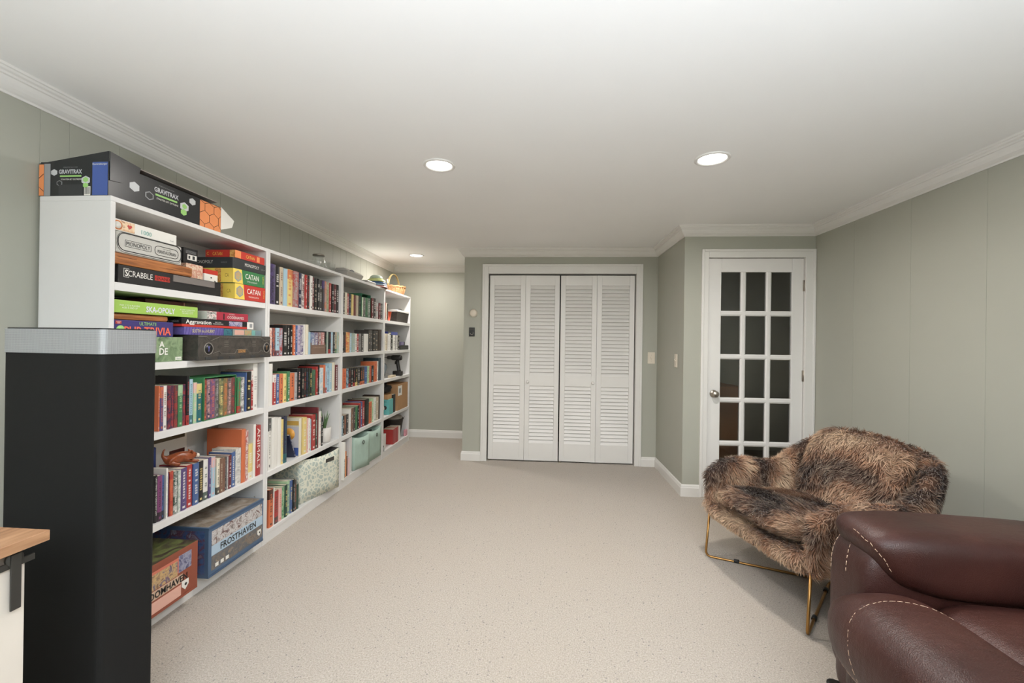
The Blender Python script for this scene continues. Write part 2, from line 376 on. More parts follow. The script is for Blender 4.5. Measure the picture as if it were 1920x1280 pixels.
# ---------------------------------------------------------------- four bookcases in a row
UY = [(1.525, 2.471), (2.471, 3.428), (3.428, 4.367), (4.367, 5.245)]
XB = -1.675; SH = {1: 1.465, 2: 1.141, 3: 0.835, 4: 0.435, 5: 0.075}; TOPZ = 1.796; PT = 0.0195
XBACK = -1.975
UN = ['nearest', 'second', 'third', 'farthest']
for k, (a, b) in enumerate(UY):
    t = thing('bookcase', ['tall white bookcase nearest, behind the black tower speaker', 'white bookcase second in the row, with the leaf-print bin', 'white bookcase third in the row, with two sage bins', 'white bookcase at the far end of the row, by the alcove'][k], 'bookcase', (0, 0, 0), 0, 'white bookcases along the left wall')
    a += 0.0006; b -= 0.0006
    for y in ((a, a + PT), (b - PT, b)): box('side_panel', SHELFW, t, XBACK, XB, y[0], y[1], 0, TOPZ - PT, 0.0012)
    box('top_panel', SHELFW, t, XBACK, XB, a, b, TOPZ - PT, TOPZ, 0.0012)
    for r in (1, 2, 3, 4): box('shelf', SHELFW, t, XBACK + 0.006, XB - 0.001, a + PT, b - PT, SH[r] - 0.032, SH[r], 0.001)
    box('bottom_shelf', SHELFW, t, XBACK + 0.006, XB - 0.001, a + PT, b - PT, SH[5] - 0.02, SH[5], 0.001)
    box('kick_board', SHELFW, t, XB - 0.02, XB - 0.004, a + PT, b - PT, 0, SH[5] - 0.02)
    box('back_panel', SHELFW, t, XBACK, XBACK + 0.006, a + PT, b - PT, 0.02, TOPZ - PT)
    for z in ((1.28, 0.30) if k == 0 else (0.30,)): MB().lathe([(0.0, 0.0), (0.004, 0.0), (0.004, -0.004), (0, -0.005)], seg=10, axis=1).build('shelf_pin', METAL, t, (XB - 0.05, b - PT, z))
BOOKS = [
 (0,3,"""1757 6 200 o w t
1764 18 197 p o band
1782 22 198 w br t
1803 17 195 n r art
1821 18 194 n r art
1839 19 194 dgy r art
1858 25 195 g lg band
1882 21 195 n r art
1903 17 232 k r foot
1921 23 215 lb t foot
1944 20 198 lg pk band
1964 32 192 t y band
2007 18 208 m o case
2025 25 207 n pk case
2050 31 206 p o case
2080 26 205 dgy gy case
2107 32 204 dg y case
2139 28 203 olive o case
2167 29 202 dgy pk case
2195 27 202 dgy r case
2245 27 197 g r foot
2272 34 196 dgy w art
2306 8 221 b n t
2313 43 224 k y t
2356 20 231 r w band
2377 40 274 w gy t"""),
 (0,4,"""1747 13 208 k w title LAST FIND THE GREATEST LIST
1761 23 202 mg k foot
1784 14 196 b k foot
1799 10 225 w lg t
1809 11 201 p dgy t
1821 19 204 r o art
1840 23 197 dg w art
1864 15 196 s w art
1879 37 198 p w t
1917 34 203 r w t
1951 35 202 b w t
1986 31 202 k y t
2017 30 202 w dg foot
2048 17 207 p w t
2065 30 203 lb pk band
2099 21 187 c k foot
2121 22 181 br tn t
2143 17 178 br m t
2161 12 179 dgy gy t
2173 11 178 gy w t
2185 23 181 m w t
2208 31 191 b w t
2239 43 202 w gy art
2283 34 300 o r plain
2317 28 288 r w art
2344 36 203 y w foot
2380 20 311 w r plain
2403 46 298 r w title ANIMALS"""),
 (1,1,"""2515 53 251 p k art
2570 41 243 k w t
2612 38 247 tn m t
2650 41 244 lb w plain
2692 65 248 y o band
2757 61 245 r gy art
2818 40 243 n w t
2859 38 243 w m art
2897 29 241 r w t
2927 32 241 k r t
2960 34 245 w k t
2994 29 239 m w t
3023 44 238 k tn t
3067 35 238 k w t
3103 33 234 dgy w t
3138 34 237 dgy p band
3172 32 235 o gy art
3205 35 233 tn g art
3240 36 231 r w t
3278 42 230 k w t
3321 40 231 m w t
3361 45 234 k w t"""),
 (1,2,"""2517 24 177 w o art
2541 33 177 n o art
2574 37 178 lb m foot
2613 39 179 r lb art
2652 51 200 k w t
2703 30 202 k w t
2734 29 203 k w t
2764 27 206 o w t
2792 25 204 b w t
2817 39 202 lav p t
2857 28 205 p w art
2885 28 213 w gy plain
2914 35 214 c y plain
2950 28 161 lb w plain
2982 46 160 b w case
3028 51 161 p w case
3078 45 163 m w case
3125 47 164 r w case
3180 26 172 k g t
3207 35 169 s w plain
3241 34 170 k r foot
3275 34 169 lb w t
3311 35 170 k w t
3345 36 171 tn g foot
3383 23 171 s y t"""),
 (1,3,"""2515 37 260 w o plain
2555 37 191 r w band
2592 35 190 b w t
2627 39 189 o k t
2666 38 187 y k t
2705 30 200 g w t
2734 54 186 o k t
2788 31 187 gy p t
2819 11 207 k t plain
2830 42 212 k pk t
2872 26 210 k tn t
2898 26 209 k r t
2925 27 208 k b t
2951 27 207 k g t
2978 31 206 k y t
3012 47 191 dgy g art
3060 29 212 r w t
3089 16 221 k w t
3105 64 198 w lb art
3169 31 218 o br foot
3200 28 208 lb r foot
3229 32 193 lb n t
3261 44 226 lb w t
3305 45 231 c w t
3352 53 208 m w t"""),
 (1,4,"""2520 28 326 w k band
2548 38 320 w gy plain
2586 30 314 w gy plain
2616 37 309 w gy plain
2654 24 291 y gy t
2679 37 304 n t foot
2895 52 258 y w t
2947 19 248 pk w t
2966 23 242 w o t
2989 20 231 lb w t
3010 51 259 r w t
3061 22 261 dg w t
3083 23 303 m w plain
3106 38 269 w pk t
3145 29 221 k w t"""),
 (1,5,"""2528 43 236 o k band
2571 9 236 w gy plain
2580 46 208 r dgy foot
2626 35 204 pk o t
2661 32 207 g lg art
2693 29 211 dg y t
2722 34 227 lg b t
2756 30 221 b y t
2786 20 218 k gy t
2806 20 210 dgy o t
2826 30 171 dg w plain"""),
 (2,1,"""3474 31 185 k w t
3505 41 189 c tn t
3547 42 186 r w t
3589 48 184 n gy t
3637 39 187 y tn t
3677 45 185 m br t
3722 44 186 tn gy t
3766 58 189 k g t
3827 43 183 lg w case
3870 50 185 dgy gy case
3921 51 187 g dg case
3972 52 188 dg w case
4069 46 199 m w t
4116 56 202 k w t
4174 77 166 gy r t
4251 46 167 m w t
4298 47 166 dgy w t"""),
 (2,2,"""3470 36 174 k w t
3506 32 175 dgy r t
3538 66 174 o y art
3604 44 169 lb w t
3648 60 168 s lb t
3708 46 166 w k t
3755 42 165 r w t
3797 48 168 gy dgy art
3845 55 169 dgy w t
3901 45 168 w gy plain
3946 52 169 w gy plain
3998 54 206 dgy tn t
4052 55 208 dgy gy t
4107 69 207 k tn t
4176 72 207 dgy tn t
4248 88 219 dbr k t"""),
 (2,3,"""3475 72 170 o r t
3547 56 166 n lb art
3603 43 168 k r foot
3646 44 165 k w t
3691 45 165 k r foot
3736 46 164 k y foot
3783 47 164 dgy w t
3831 48 163 k o foot
3879 50 163 dgy o foot
3929 57 164 b lb t
3986 46 164 lg r t
4033 47 164 o r art
4081 61 163 k lb t
4148 80 202 o r t
4229 39 202 w k t
4271 74 233 dt t plain"""),
 (2,4,"""3470 32 170 lb k t
3503 33 168 k w t
3536 33 168 br o t
3569 47 169 dgy w t
3616 39 209 w lb t
3656 45 209 br gy t
3700 41 211 dgy tn t
3742 40 215 g k t
3781 41 215 k w t
3822 39 232 r k t
3861 37 237 b w t
3898 48 238 r w t
3946 95 248 k dg t
4041 74 210 o br t
4115 42 235 lg w t
4157 52 236 w g t
4209 77 235 tn w t
4292 37 248 dbr k plain"""),
 (3,1,"""4422 35 190 r tn t
4457 35 186 c br t
4492 21 179 k w t"""),
 (3,2,"""4427 43 182 c gy t
4470 44 182 tn dgy t
4515 53 182 w gy t
4567 49 173 w gy t
4617 60 171 k w t
4677 65 170 w dgy t
4741 50 169 gy k t
4791 51 168 w k t
4842 59 167 k w t"""),
 (3,5,"""4708 92 168 r w plain
4800 95 172 r w plain
4903 59 168 w gy plain"""),
]
# ---------------------------------------------------------------- books
PAL = dict(k=(30, 30, 32), n=(38, 44, 78), b=(66, 98, 158), lb=(158, 196, 216), t=(30, 104, 112), dt=(46, 66, 76), g=(62, 130, 80), dg=(34, 72, 58), lg=(164, 200, 152), r=(186, 48, 44), m=(116, 40, 46),
           o=(222, 104, 56), y=(230, 202, 112), c=(228, 218, 192), w=(230, 227, 220), gy=(166, 164, 162), dgy=(70, 66, 64), p=(88, 70, 128), lav=(186, 170, 198), mg=(140, 62, 120), pk=(232, 172, 164), br=(126, 88, 68), dbr=(66, 52, 44), tn=(198, 178, 148), s=(164, 182, 168), olive=(108, 104, 58))
PN = dict(k='black', n='navy', b='blue', lb='pale blue', t='teal', dt='slate', g='green', dg='dark green', lg='pale green', r='red', m='maroon', o='orange', y='yellow', c='cream', w='white', gy='grey', dgy='charcoal', p='purple', lav='lavender', mg='magenta', pk='pink', br='brown', dbr='dark brown', tn='tan', s='sage', olive='olive')
def cover_mat():
    t = NT('book_cover'); A = lambda n: t.n('ShaderNodeAttribute', attribute_type='OBJECT', attribute_name=n)
    c1, c2 = A('tint').outputs['Color'], A('tint2').outputs['Color']
    dm = t.n('ShaderNodeSeparateXYZ', {0: A('dims').outputs['Vector']}); dc = t.n('ShaderNodeSeparateXYZ', {0: A('deco').outputs['Vector']})
    h, th, ltr = dm.outputs; lo, hi, am = dc.outputs
    rnd = t.n('ShaderNodeObjectInfo').outputs['Random']
    pos = t.n('ShaderNodeSeparateXYZ', {0: t.obj()}); x, y, z = pos.outputs
    v = t.math('DIVIDE', z, h); M = lambda *a: t.math('MULTIPLY', *a)
    spine = t.math('GREATER_THAN', x, -0.003)
    # cloudy artwork
    off = t.n('ShaderNodeVectorMath', {0: t.obj(), 1: t.n('ShaderNodeCombineXYZ', {0: M(rnd, 37.0), 1: M(rnd, 53.0), 2: M(rnd, 71.0)}).outputs[0]}, operation='ADD').outputs[0]
    nz = t.noise(26, 4, off, 0.6); nz.inputs['Distortion'].default_value = 1.5
    am2 = M(t.ramp(nz.outputs[0], [(0.38, (0, 0, 0, 1)), (0.62, (1, 1, 1, 1))]), am)
    col = t.mix(am2, c1, c2)
    # contrasting band
    band = M(t.math('GREATER_THAN', v, lo), t.math('LESS_THAN', v, hi))
    col = t.mix(M(band, 0.9), col, c2)
    # rows of letter-like marks running down the spine, in the second colour
    pitch = t.math('MULTIPLY_ADD', th, 0.30, 0.0022)
    cell = t.math('DIVIDE', z, pitch); fc = t.math('FRACT', cell); fl = t.math('FLOOR', cell)
    wn = t.n('ShaderNodeTexWhiteNoise', {'W': t.math('MULTIPLY_ADD', rnd, 311.0, fl)}, noise_dimensions='1D').outputs[0]
    on = M(M(t.math('GREATER_THAN', wn, 0.22), t.math('GREATER_THAN', fc, 0.16)), t.math('LESS_THAN', fc, 0.86))
    ay = t.math('ABSOLUTE', y); tw = t.math('MULTIPLY_ADD', rnd, 0.10, 0.16)
    on = M(on, t.math('LESS_THAN', ay, M(th, tw)))
    nl = t.noise(420, 1, off).outputs[0]; on = M(on, t.math('GREATER_THAN', nl, 0.44))
    a = t.math('MULTIPLY_ADD', rnd, 0.18, 0.18); b = t.math('MULTIPLY_ADD', rnd, -0.12, 0.92)
    on = M(on, M(t.math('GREATER_THAN', v, a), t.math('LESS_THAN', v, b)))
    logo = M(M(t.math('GREATER_THAN', v, 0.05), t.math('LESS_THAN', v, 0.10)), t.math('LESS_THAN', ay, M(th, 0.2)))
    on = M(M(t.math('MAXIMUM', on, logo), ltr), spine)
    dark = t.mix(band, c2, c1)
    col = t.mix(M(on, 0.85), col, dark)
    return t.set(base=col, rough=0.38)
COVER = cover_mat()
t = NT('paper_pages'); o_ = t.obj(); wv = t.n('ShaderNodeTexWave', {'Vector': o_, 'Scale': 260.0, 'Distortion': 0.4}, bands_direction='Y')
PAGES = t.set(base=t.ramp(wv.outputs[0], [(0, rgb(196, 186, 166)), (1, rgb(228, 220, 202))]), rough=0.8)
ORD = ['first', 'second', 'third'] + ['%dth' % k for k in range(4, 60)]
ORD[20] = '21st'; ORD[21] = '22nd'; ORD[22] = '23rd'
SHN = {1: 'top', 2: 'second', 3: 'middle', 4: 'fourth', 5: 'bottom'}
def book(loc, th, h, base, acc, style, label, group=None, depth=None, rot=(0, 0, 0), hard=None, title=None):
    d = depth or min(0.255, max(0.125, h * 0.70)); hard = (h > 0.235) if hard is None else hard
    ct = min(0.0028 if hard else 0.0012, th * 0.22); ov = 0.003 if hard else 0.0
    hy = th / 2; mb = MB(); bul = min(0.003, th * 0.12)
    # rounded spine strip
    n = 5; ys = [-hy + th * i / (n - 1) for i in range(n)]
    out = [(bul * (1 - (2 * i / (n - 1) - 1) ** 2) - bul, ys[i]) for i in range(n)]
    poly = out + [(-bul - ct, hy), (-bul - ct, -hy)]
    mb.prism(poly, 2, 0, h)
    mb.box(-d, -bul - ct, -hy, -hy + ct, 0, h).box(-d, -bul - ct, hy - ct, hy, 0, h)
    o = mb.build('book', COVER, None, loc, rot)
    mute = lambda c: tuple(v * 0.78 + 0.22 * (0.3 * c[0] + 0.55 * c[1] + 0.15 * c[2]) for v in c)
    c1, c2 = rgb(*mute(PAL[base])), rgb(*mute(PAL[acc]))
    o['tint'] = list(c1[:3]); o['tint2'] = list(c2[:3])
    bands = dict(band=(0.74, 0.99, 0), foot=(-0.1, 0.2, 0), art=(2, 3, 0.7), case=(2, 3, 0.42)).get(style, (2, 3, 0))
    o['dims'] = [h, th, 0.0 if style in ('plain', 'title') else 1.0]; o['deco'] = [float(q) for q in bands]
    tag(o, label, 'book', group)
    pg = MB().box(-d + ov + 0.001, -bul - ct, -hy + ct, hy - ct, ov * 0.6, h - ov - 0.0015).build('pages', PAGES, o)
    if title: text(title, paint('print_white', (236, 234, 228), 0.5), o, (0.0004, 0, h * 0.55), 'spine', th * 0.55, h * 0.8)
    return o
rng = random.Random(7)
STYLE_WORDS = dict(t='{a} lettering', band='{a} top band', foot='{a} foot band', art='{a} artwork', plain='plain spine', case='{a} artwork', title='large {a} letters')
for u, r, rows in BOOKS:
    cnt = 0
    for ln in rows.split('\n'):
        f = ln.split(); y0, th, h = (int(q) / 1000 for q in f[:3]); base, acc, st = f[3:6]; ti = ' '.join(f[6:]) or None
        th = min(th, UY[u][1] - 0.0215 - y0)
        sw = STYLE_WORDS[st].format(a=PN[acc])
        lab = '%s book, %s, %s from left on %s shelf, %s bookcase' % (PN[base], sw, ORD[cnt], SHN[r], UN[u])
        cnt += 1; h = min(h, {1: 0.306, 2: 0.288, 3: 0.270, 4: 0.364, 5: 0.324}[r])
        dx = 0 if st == 'case' else -rng.random() * 0.008
        book((-1.685 + dx, y0 + th / 2, SH[r] + (0.0042 if st == 'case' else 0.0005)), th - 0.0008, h - (0.004 if st == 'case' else 0), base, acc, st, lab, 'books on the %s shelf of the %s bookcase' % (SHN[r], UN[u]), title=ti)
# slipcases around boxed sets: five thin boards each
def slipcase(name, label, y0, y1, z, h, d, m, front_h=None):
    t = thing(name, label, 'slipcase', (-1.683, 0, z + 0.0006))
    c = 0.0028
    box('side', m, t, -d, 0, y0 - c, y0, 0, h); box('side', m, t, -d, 0, y1, y1 + c, 0, h)
    box('base', m, t, -d, 0, y0, y1, 0, c)
    box('back', m, t, -d - c, -d, y0 - c, y1 + c, 0, h)
    if front_h: box('front', m, t, 0, c, y0 - c, y1 + c, 0, front_h)
    else: box('top', m, t, -d, 0, y0, y1, h - c, h)
    return t
def span(u, r, style='case'):
    for a, b, rows in BOOKS:
        if (a, b) == (u, r):
            L = [l.split() for l in rows.split('\n')]; L = [l for l in L if l[5] == style]
            return int(L[0][0]) / 1000 - 0.0005, (int(L[-1][0]) + int(L[-1][1])) / 1000 + 0.0005, max(int(l[2]) for l in L) / 1000
a, b, h = span(0, 3); slipcase('slipcase', 'green slipcase holding a set of paperbacks in nearest bookcase', a, b, SH[3], h + 0.008, 0.15, paint('green_board', (70, 134, 86), 0.5))
a, b, h = span(1, 2); sl = slipcase('slipcase', 'low brown slipcase holding four blue-to-red paperbacks', a, b, SH[2], 0.085, 0.13, paint('brown_board', (122, 98, 84), 0.6), 0.068)
text('GINZBERG', paint('print_tan', (168, 146, 128), 0.6), sl, (0.0033, (a + b) / 2, 0.05), 'front', 0.011, (b - a) * 0.8)
a, b, h = span(2, 1); slipcase('slipcase', 'dark green slipcase on the top shelf of third bookcase', a, b, SH[1], h + 0.03, 0.15, paint('dark_green_board', (48, 104, 76), 0.5))
# ---------------------------------------------------------------- games and boxes in the nearest bookcase
def pm(name, c, rough=0.4): return paint('print_' + name, c, rough, 0.02)
P_W, P_K, P_Y, P_R = pm('white', (236, 234, 228)), pm('black', (26, 26, 28)), pm('yellow', (236, 208, 96)), pm('red', (190, 56, 46))
P_GR, P_G, P_LG, P_GY, P_O, P_B, P_PK = pm('charcoal', (52, 54, 56)), pm('green', (58, 122, 74)), pm('light_green', (156, 206, 118)), pm('grey', (150, 152, 154)), pm('orange', (232, 146, 92)), pm('blue', (70, 92, 156)), pm('pink', (226, 176, 160))
def gbox(name, label, cat, m, x, y0, y1, z, h, depth, rz=0.0, bevel=0.0015, group='board games in the nearest bookcase'):
    """a closed carton: origin at its front lower near corner; x runs back (-), y along the front"""
    o = MB().box(-depth, 0, 0, y1 - y0, 0, h).build(name, m, None, (x, y0, z), (0, 0, rz), bevel)
    tag(o, label, cat, group); o['len'] = y1 - y0; return o
def pr(o, m, a, b, c, d, face='front', name='print', th=0.0005):
    if face == 'front': return box(name, m, o, 0, th, a, b, c, d)
    if face == 'near': return box(name, m, o, a, b, -th, 0, c, d)
    h = max(v.co.z for v in o.data.vertices)
    return box(name, m, o, a, b, c, d, h, h + th)
def tx(s, m, o, y, z, h, w=None, plane='front', **k): return text(s, m, o, (0.0008, y, z) if plane in ('front',) else (y, -0.0008, z), plane, h, w, **k)
G = 'board games in the nearest bookcase'
z = SH[1] + 0.0006
o = gbox('board_game', 'black word-tile game box at the bottom of the top-shelf stack', 'board game', pm('soft_black', (32, 31, 31)), -1.69, 1.572, 2.111, z, 0.073, 0.27)
tx('SCRABBLE', P_W, o, 0.088, 0.043, 0.024, 0.122); pr(o, P_W, 0.022, 0.044, 0.026, 0.062, name='tile_print'); pr(o, pm('soft_black', 0), 0.0235, 0.0425, 0.0275, 0.0605, name='tile_print', th=0.0007)
text('S', P_W, o, (0.0012, 0.033, 0.044), 'front', 0.026, 0.014)
for k in range(5): pr(o, P_R, 0.160 + k * 0.0152, 0.1735 + k * 0.0152, 0.032, 0.054, name='letter_tile'); text('GRAND'[k], P_K, o, (0.0012, 0.1667 + k * 0.0152, 0.043), 'front', 0.012)
SLEEVE = NT('clear_sleeve'); SLEEVE = SLEEVE.set(base=rgb(150, 142, 138), rough=0.25, alpha=0.55)
box('clear_sleeve', SLEEVE, o, 0.0006, 0.004, 0.25, 0.493, 0.040, 0.070)
pr(o, P_GY, -0.0006, 0.0, 0.0, 0.001)
WOODG = NT('game_wood'); wv = WOODG.noise(9, 6, WOODG.n('ShaderNodeMapping', {'Vector': WOODG.obj(), 'Scale': (6, 0.8, 14)}).outputs[0])
WOODG = WOODG.set(base=WOODG.ramp(wv.outputs[0], [(0.3, rgb(110, 62, 30)), (0.5, rgb(168, 104, 56)), (0.7, rgb(186, 122, 70))]), rough=0.4)
z += 0.0736
o = gbox('wooden_game_box', 'long brown wooden game box lying between silver and black boxes', 'board game', WOODG, -1.69, 1.548, 1.933, z, 0.046, 0.15, bevel=0.008)
for a, b, c in ((0.02, 0.10, 0.030), (0.24, 0.33, 0.018)): pr(o, pm('dark_grain', (80, 46, 24)), a, b, c, c + 0.002, name='inlay_line')
zw = z + 0.0466
SILV = paint('silver_print', (198, 196, 190), 0.35, 0.04)
o = gbox('board_game', 'silver-grey game box with rounded black outlines on its side', 'board game', SILV, -1.69, 1.562, 1.868, zw, 0.086, 0.26, bevel=0.006)
def ring(o, y0, y1, z0, z1, r, rad, m, name='outline'):
    pts = []
    for cy, cz, a0 in ((y1 - rad, z1 - rad, 0), (y0 + rad, z1 - rad, PI / 2), (y0 + rad, z0 + rad, PI), (y1 - rad, z0 + rad, 1.5 * PI)):
        pts += [(0.0005, cy + rad * math.cos(a0 + k * PI / 8), cz + rad * math.sin(a0 + k * PI / 8)) for k in range(5)]
    return MB().tube(pts, r, 5, closed=True).build(name, m, o)
ring(o, 0.008, 0.302, 0.012, 0.082, 0.0016, 0.028, P_K); ring(o, 0.168, 0.286, 0.024, 0.064, 0.0012, 0.018, P_K); ring(o, 0.004, 0.304, 0.005, 0.085, 0.0008, 0.03, P_GR)
ring(o, 0.036, 0.150, 0.030, 0.056, 0.0008, 0.002, P_K); tx('MONOPOLY', P_K, o, 0.093, 0.043, 0.017, 0.104); tx('MANDALORIAN', P_K, o, 0.227, 0.041, 0.015, 0.092); tx('STAR WARS THE', P_K, o, 0.227, 0.055, 0.004, 0.04)
pr(o, P_GR, -0.25, -0.012, 0.008, 0.080, 'near'); pr(o, P_GY, -0.09, -0.03, 0.02, 0.066, 'near', th=0.0008); pr(o, P_GR, -0.08, -0.04, 0.026, 0.060, 'near', th=0.0011)
zp = zw + 0.0866
o = gbox('puzzle_box', 'white jigsaw box with a heart picture topping the stack', 'puzzle', P_W, -1.692, 1.549, 1.841, zp, 0.046, 0.22)
pr(o, art('heart_picture', [(70, 40, 52), (214, 170, 130), (240, 214, 180), (150, 84, 50)], 30), 0.026, 0.09, 0.003, 0.043, name='picture')
MB().prism([(0.069 + 0.0095 * 1.0 * (math.sin(a) ** 3) * 1.05, 0.025 + 0.0085 * (13 * math.cos(a) - 5 * math.cos(2 * a) - 2 * math.cos(3 * a) - math.cos(4 * a)) / 14) for a in [2 * PI * k / 24 for k in range(24)]], 0, 0.0005, 0.0010).build('heart_print', P_R, o)
tx('1000', pm('aqua', (120, 178, 172)), o, 0.143, 0.018, 0.018, 0.046); tx('Trefl', P_GY, o, 0.265, 0.014, 0.007)
MB().lathe([(0, 0), (0.019, 0), (0.019, 0.0006), (0, 0.0006)], seg=24, axis=0).build('round_emblem', P_O, o, (0, 0.0045 + 0.016, 0.022)); MB().lathe([(0, 0), (0.014, 0), (0.014, 0.0009), (0, 0.0009)], seg=24, axis=0).build('round_emblem', P_W, o, (0, 0.0205, 0.022))
MAPM = art('map_print', [(214, 178, 150), (236, 216, 192), (206, 140, 118), (232, 208, 186)], 40)
gbox('card_box', 'small cream and pink map-patterned card box on the word-tile game', 'card game', MAPM, -1.74, 1.950, 2.052, z, 0.076, 0.12)
o = gbox('card_box', 'small black card box with a white label on the map-patterned box', 'card game', P_K, -1.75, 1.945, 2.030, z + 0.0766, 0.075, 0.10)
pr(o, P_W, 0.022, 0.078, 0.018, 0.044, name='label'); pr(o, P_GR, 0.028, 0.038, 0.024, 0.038, th=0.0008); pr(o, P_GR, 0.052, 0.066, 0.022, 0.040, th=0.0008)
for k in range(4): pr(o, P_GY, 0.012, 0.074, 0.050 + k * 0.004, 0.0512 + k * 0.004)
o = gbox('card_box', 'small white card box with a red top beside the map-patterned box', 'card game', P_W, -1.735, 2.056, 2.145, z, 0.065, 0.10)
pr(o, P_R, 0, 0.089, 0.042, 0.065); pr(o, P_R, -0.1, 0, 0.042, 0.065, 'near'); pr(o, P_K, 0.04, 0.05, 0.022, 0.028); pr(o, P_K, 0.066, 0.074, 0.006, 0.012)
# hexagon-tile games on the right of the top shelf
XG = -1.672
HEXART = art('tile_print', [(120, 140, 160), (210, 150, 110), (150, 170, 120), (200, 200, 190)], 90)
def settler(label, body, y0, y1, z, h, depth, big, thin=False):
    o = gbox('board_game', label, 'board game', body, XG, y0, y1, z, h, depth); L = y1 - y0
    if not thin:
        MB().prism([(0, 0.001), (0.075, 0.001), (0.064, h - 0.001), (0, h - 0.001)], 0, 0, 0.0005).build('yellow_end', P_Y, o); pr(o, P_Y, -depth, 0, 0.001, h - 0.001, 'near', 'yellow_end')
        pr(o, art('settler_scene', [(90, 50, 30), (190, 120, 60), (228, 186, 110), (120, 60, 40)], 60), -0.105, -0.07, 0.002, h - 0.002, 'near', 'picture', 0.0008)
        text('CA', pm('ochre', (150, 120, 60)), o, (-0.035, -0.0008, h * 0.5), 'near', 0.02, 0.022)
        c = [(0.036 + 0.030 * math.cos(a), h / 2 + 0.032 * math.sin(a)) for a in [PI / 6 + k * PI / 3 for k in range(6)]]
        MB().prism(c, 0, 0.0005, 0.0009).build('hexagon_emblem', P_GY, o)
        c = [(0.036 + 0.022 * math.cos(a), h / 2 + 0.024 * math.sin(a)) for a in [PI / 6 + k * PI / 3 for k in range(6)]]
        MB().prism(c, 0, 0.0009, 0.0013).build('hexagon_emblem', HEXART, o)
        text('CATAN', P_W, o, (0.0012, 0.148, h * 0.60), 'front', 0.029, 0.112, bold=0.01); text(big, P_W, o, (0.0012, 0.148, h * 0.24), 'front', 0.008, 0.085)
        text('CATAN', P_Y, o, (0.0012, L - 0.016, h * 0.55), 'spine', 0.010, h * 0.55)
    return o
za = SH[1] + 0.0006
settler('red hexagon-tile game box with a yellow end, lowest beside the upright', P_R, 2.191, 2.443, za, 0.085, 0.24, 'TRADE BUILD SETTLE')
settler('green hexagon-tile game box with a yellow end, on the red one', P_G, 2.176, 2.434, za + 0.0856, 0.079, 0.24, 'CITIES & KNIGHTS')
o = gbox('board_game', 'charcoal property-trading game box on the green hexagon-tile game', 'board game', P_GR, XG, 2.172, 2.443, za + 0.1652, 0.057, 0.235)
tx('MONOPOLY', P_W, o, 0.150, 0.031, 0.018, 0.118); tx('GAME OF', P_GY, o, 0.245, 0.026, 0.006); tx('MONOPOLY', P_W, o, -0.165, 0.031, 0.017, 0.105, 'near'); tx('GAME OF', P_GY, o, -0.05, 0.028, 0.006, 0.035, 'near')
o = gbox('board_game', 'flat orange-red hexagon-tile expansion box topping the pile by the upright', 'board game', P_R, XG, 2.187, 2.431, za + 0.2228, 0.042, 0.17)
tx('CATAN', P_Y, o, 0.12, 0.020, 0.018, 0.07); tx('CATAN', P_Y, o, -0.10, 0.02, 0.018, 0.055, 'near'); pr(o, P_O, 0.0, 0.045, 0.001, 0.041); pr(o, P_O, 0.175, 0.20, 0.006, 0.036); pr(o, art('settler_scene', None), -0.03, 0, 0.001, 0.041, 'near'); tx('C', P_Y, o, -0.155, 0.021, 0.016, 0.012, 'near')

# second shelf
z2_ = SH[2] + 0.0006
o = gbox('board_game', 'green cloudy-print game box half hidden by the tower speaker', 'board game', art('green_mist', [(64, 84, 58), (104, 126, 92), (140, 160, 124), (84, 104, 76)], 14), -1.685, 1.560, 1.875, z2_, 0.110, 0.25)
text('DE', P_W, o, (0.0010, 0.214, 0.046), 'front', 0.03, 0.042, bold=0.02); text('A', P_W, o, (0.0010, 0.205, 0.078), 'front', 0.026, bold=0.02); pr(o, P_W, 0.276, 0.308, 0.006, 0.020); text('Game', P_G, o, (0.0010, 0.292, 0.013), 'front', 0.006, 0.024)
ORN = art('iron_print', [(40, 36, 33), (58, 54, 50), (74, 68, 62), (48, 44, 41)], 22, 0.45)
o = gbox('board_game', 'long dark iron-look game box with two round emblems, overhanging the shelf', 'board game', ORN, -1.635, 1.907, 2.440, z2_, 0.122, 0.26)
FRM = pm('iron_line', (124, 118, 110))
L_ = 0.533
for y, m in ((0.062, pm('violet_glow', (110, 110, 190))), (L_ - 0.035, pm('bronze', (176, 130, 84)))):
    MB().lathe([(0, 0), (0.030, 0), (0.030, 0.002), (0.026, 0.003), (0.026, 0.001), (0, 0.001)], seg=28, axis=0).build('round_emblem', FRM, o, (0, y, 0.056)); MB().lathe([(0, 0), (0.025, 0), (0.025, 0.0016), (0, 0.0016)], seg=28, axis=0).build('emblem_field', P_K, o, (0, y, 0.056))
    text('Y', m, o, (0.0024, y, 0.056), 'front', 0.026, 0.012, bold=0.03)
for pts in ([(0.0, 0.115), (0.05, 0.115), (0.075, 0.095), (0.10, 0.104), (0.13, 0.114), (0.45, 0.114), (0.475, 0.098), (0.53, 0.104)], [(0.09, 0.032), (0.13, 0.044), (0.15, 0.028), (0.24, 0.028), (0.255, 0.05), (0.335, 0.05), (0.35, 0.028), (0.43, 0.028), (0.45, 0.044), (0.47, 0.032)]):
    MB().tube([(0.0006, a, b) for a, b in pts], 0.0011, 5).build('frame_line', FRM, o)
pr(o, pm('iron_dark', (58, 54, 50)), 0, L_, 0.0005, 0.018, th=0.003); 
for k in range(6): pr(o, P_GR, 0.04 + k * 0.08, 0.075 + k * 0.08, 0.004, 0.015, th=0.0042)
text('LEGIONS', pm('amber', (206, 150, 90)), o, (0.001, 0.293, 0.040), 'front', 0.016, 0.055, bold=0.02)
for y in (0.165, 0.375):
    for k in range(4): pr(o, FRM, y, y + 0.03, 0.066 + k * 0.009, 0.068 + k * 0.009)
zs = z2_ + 0.1226
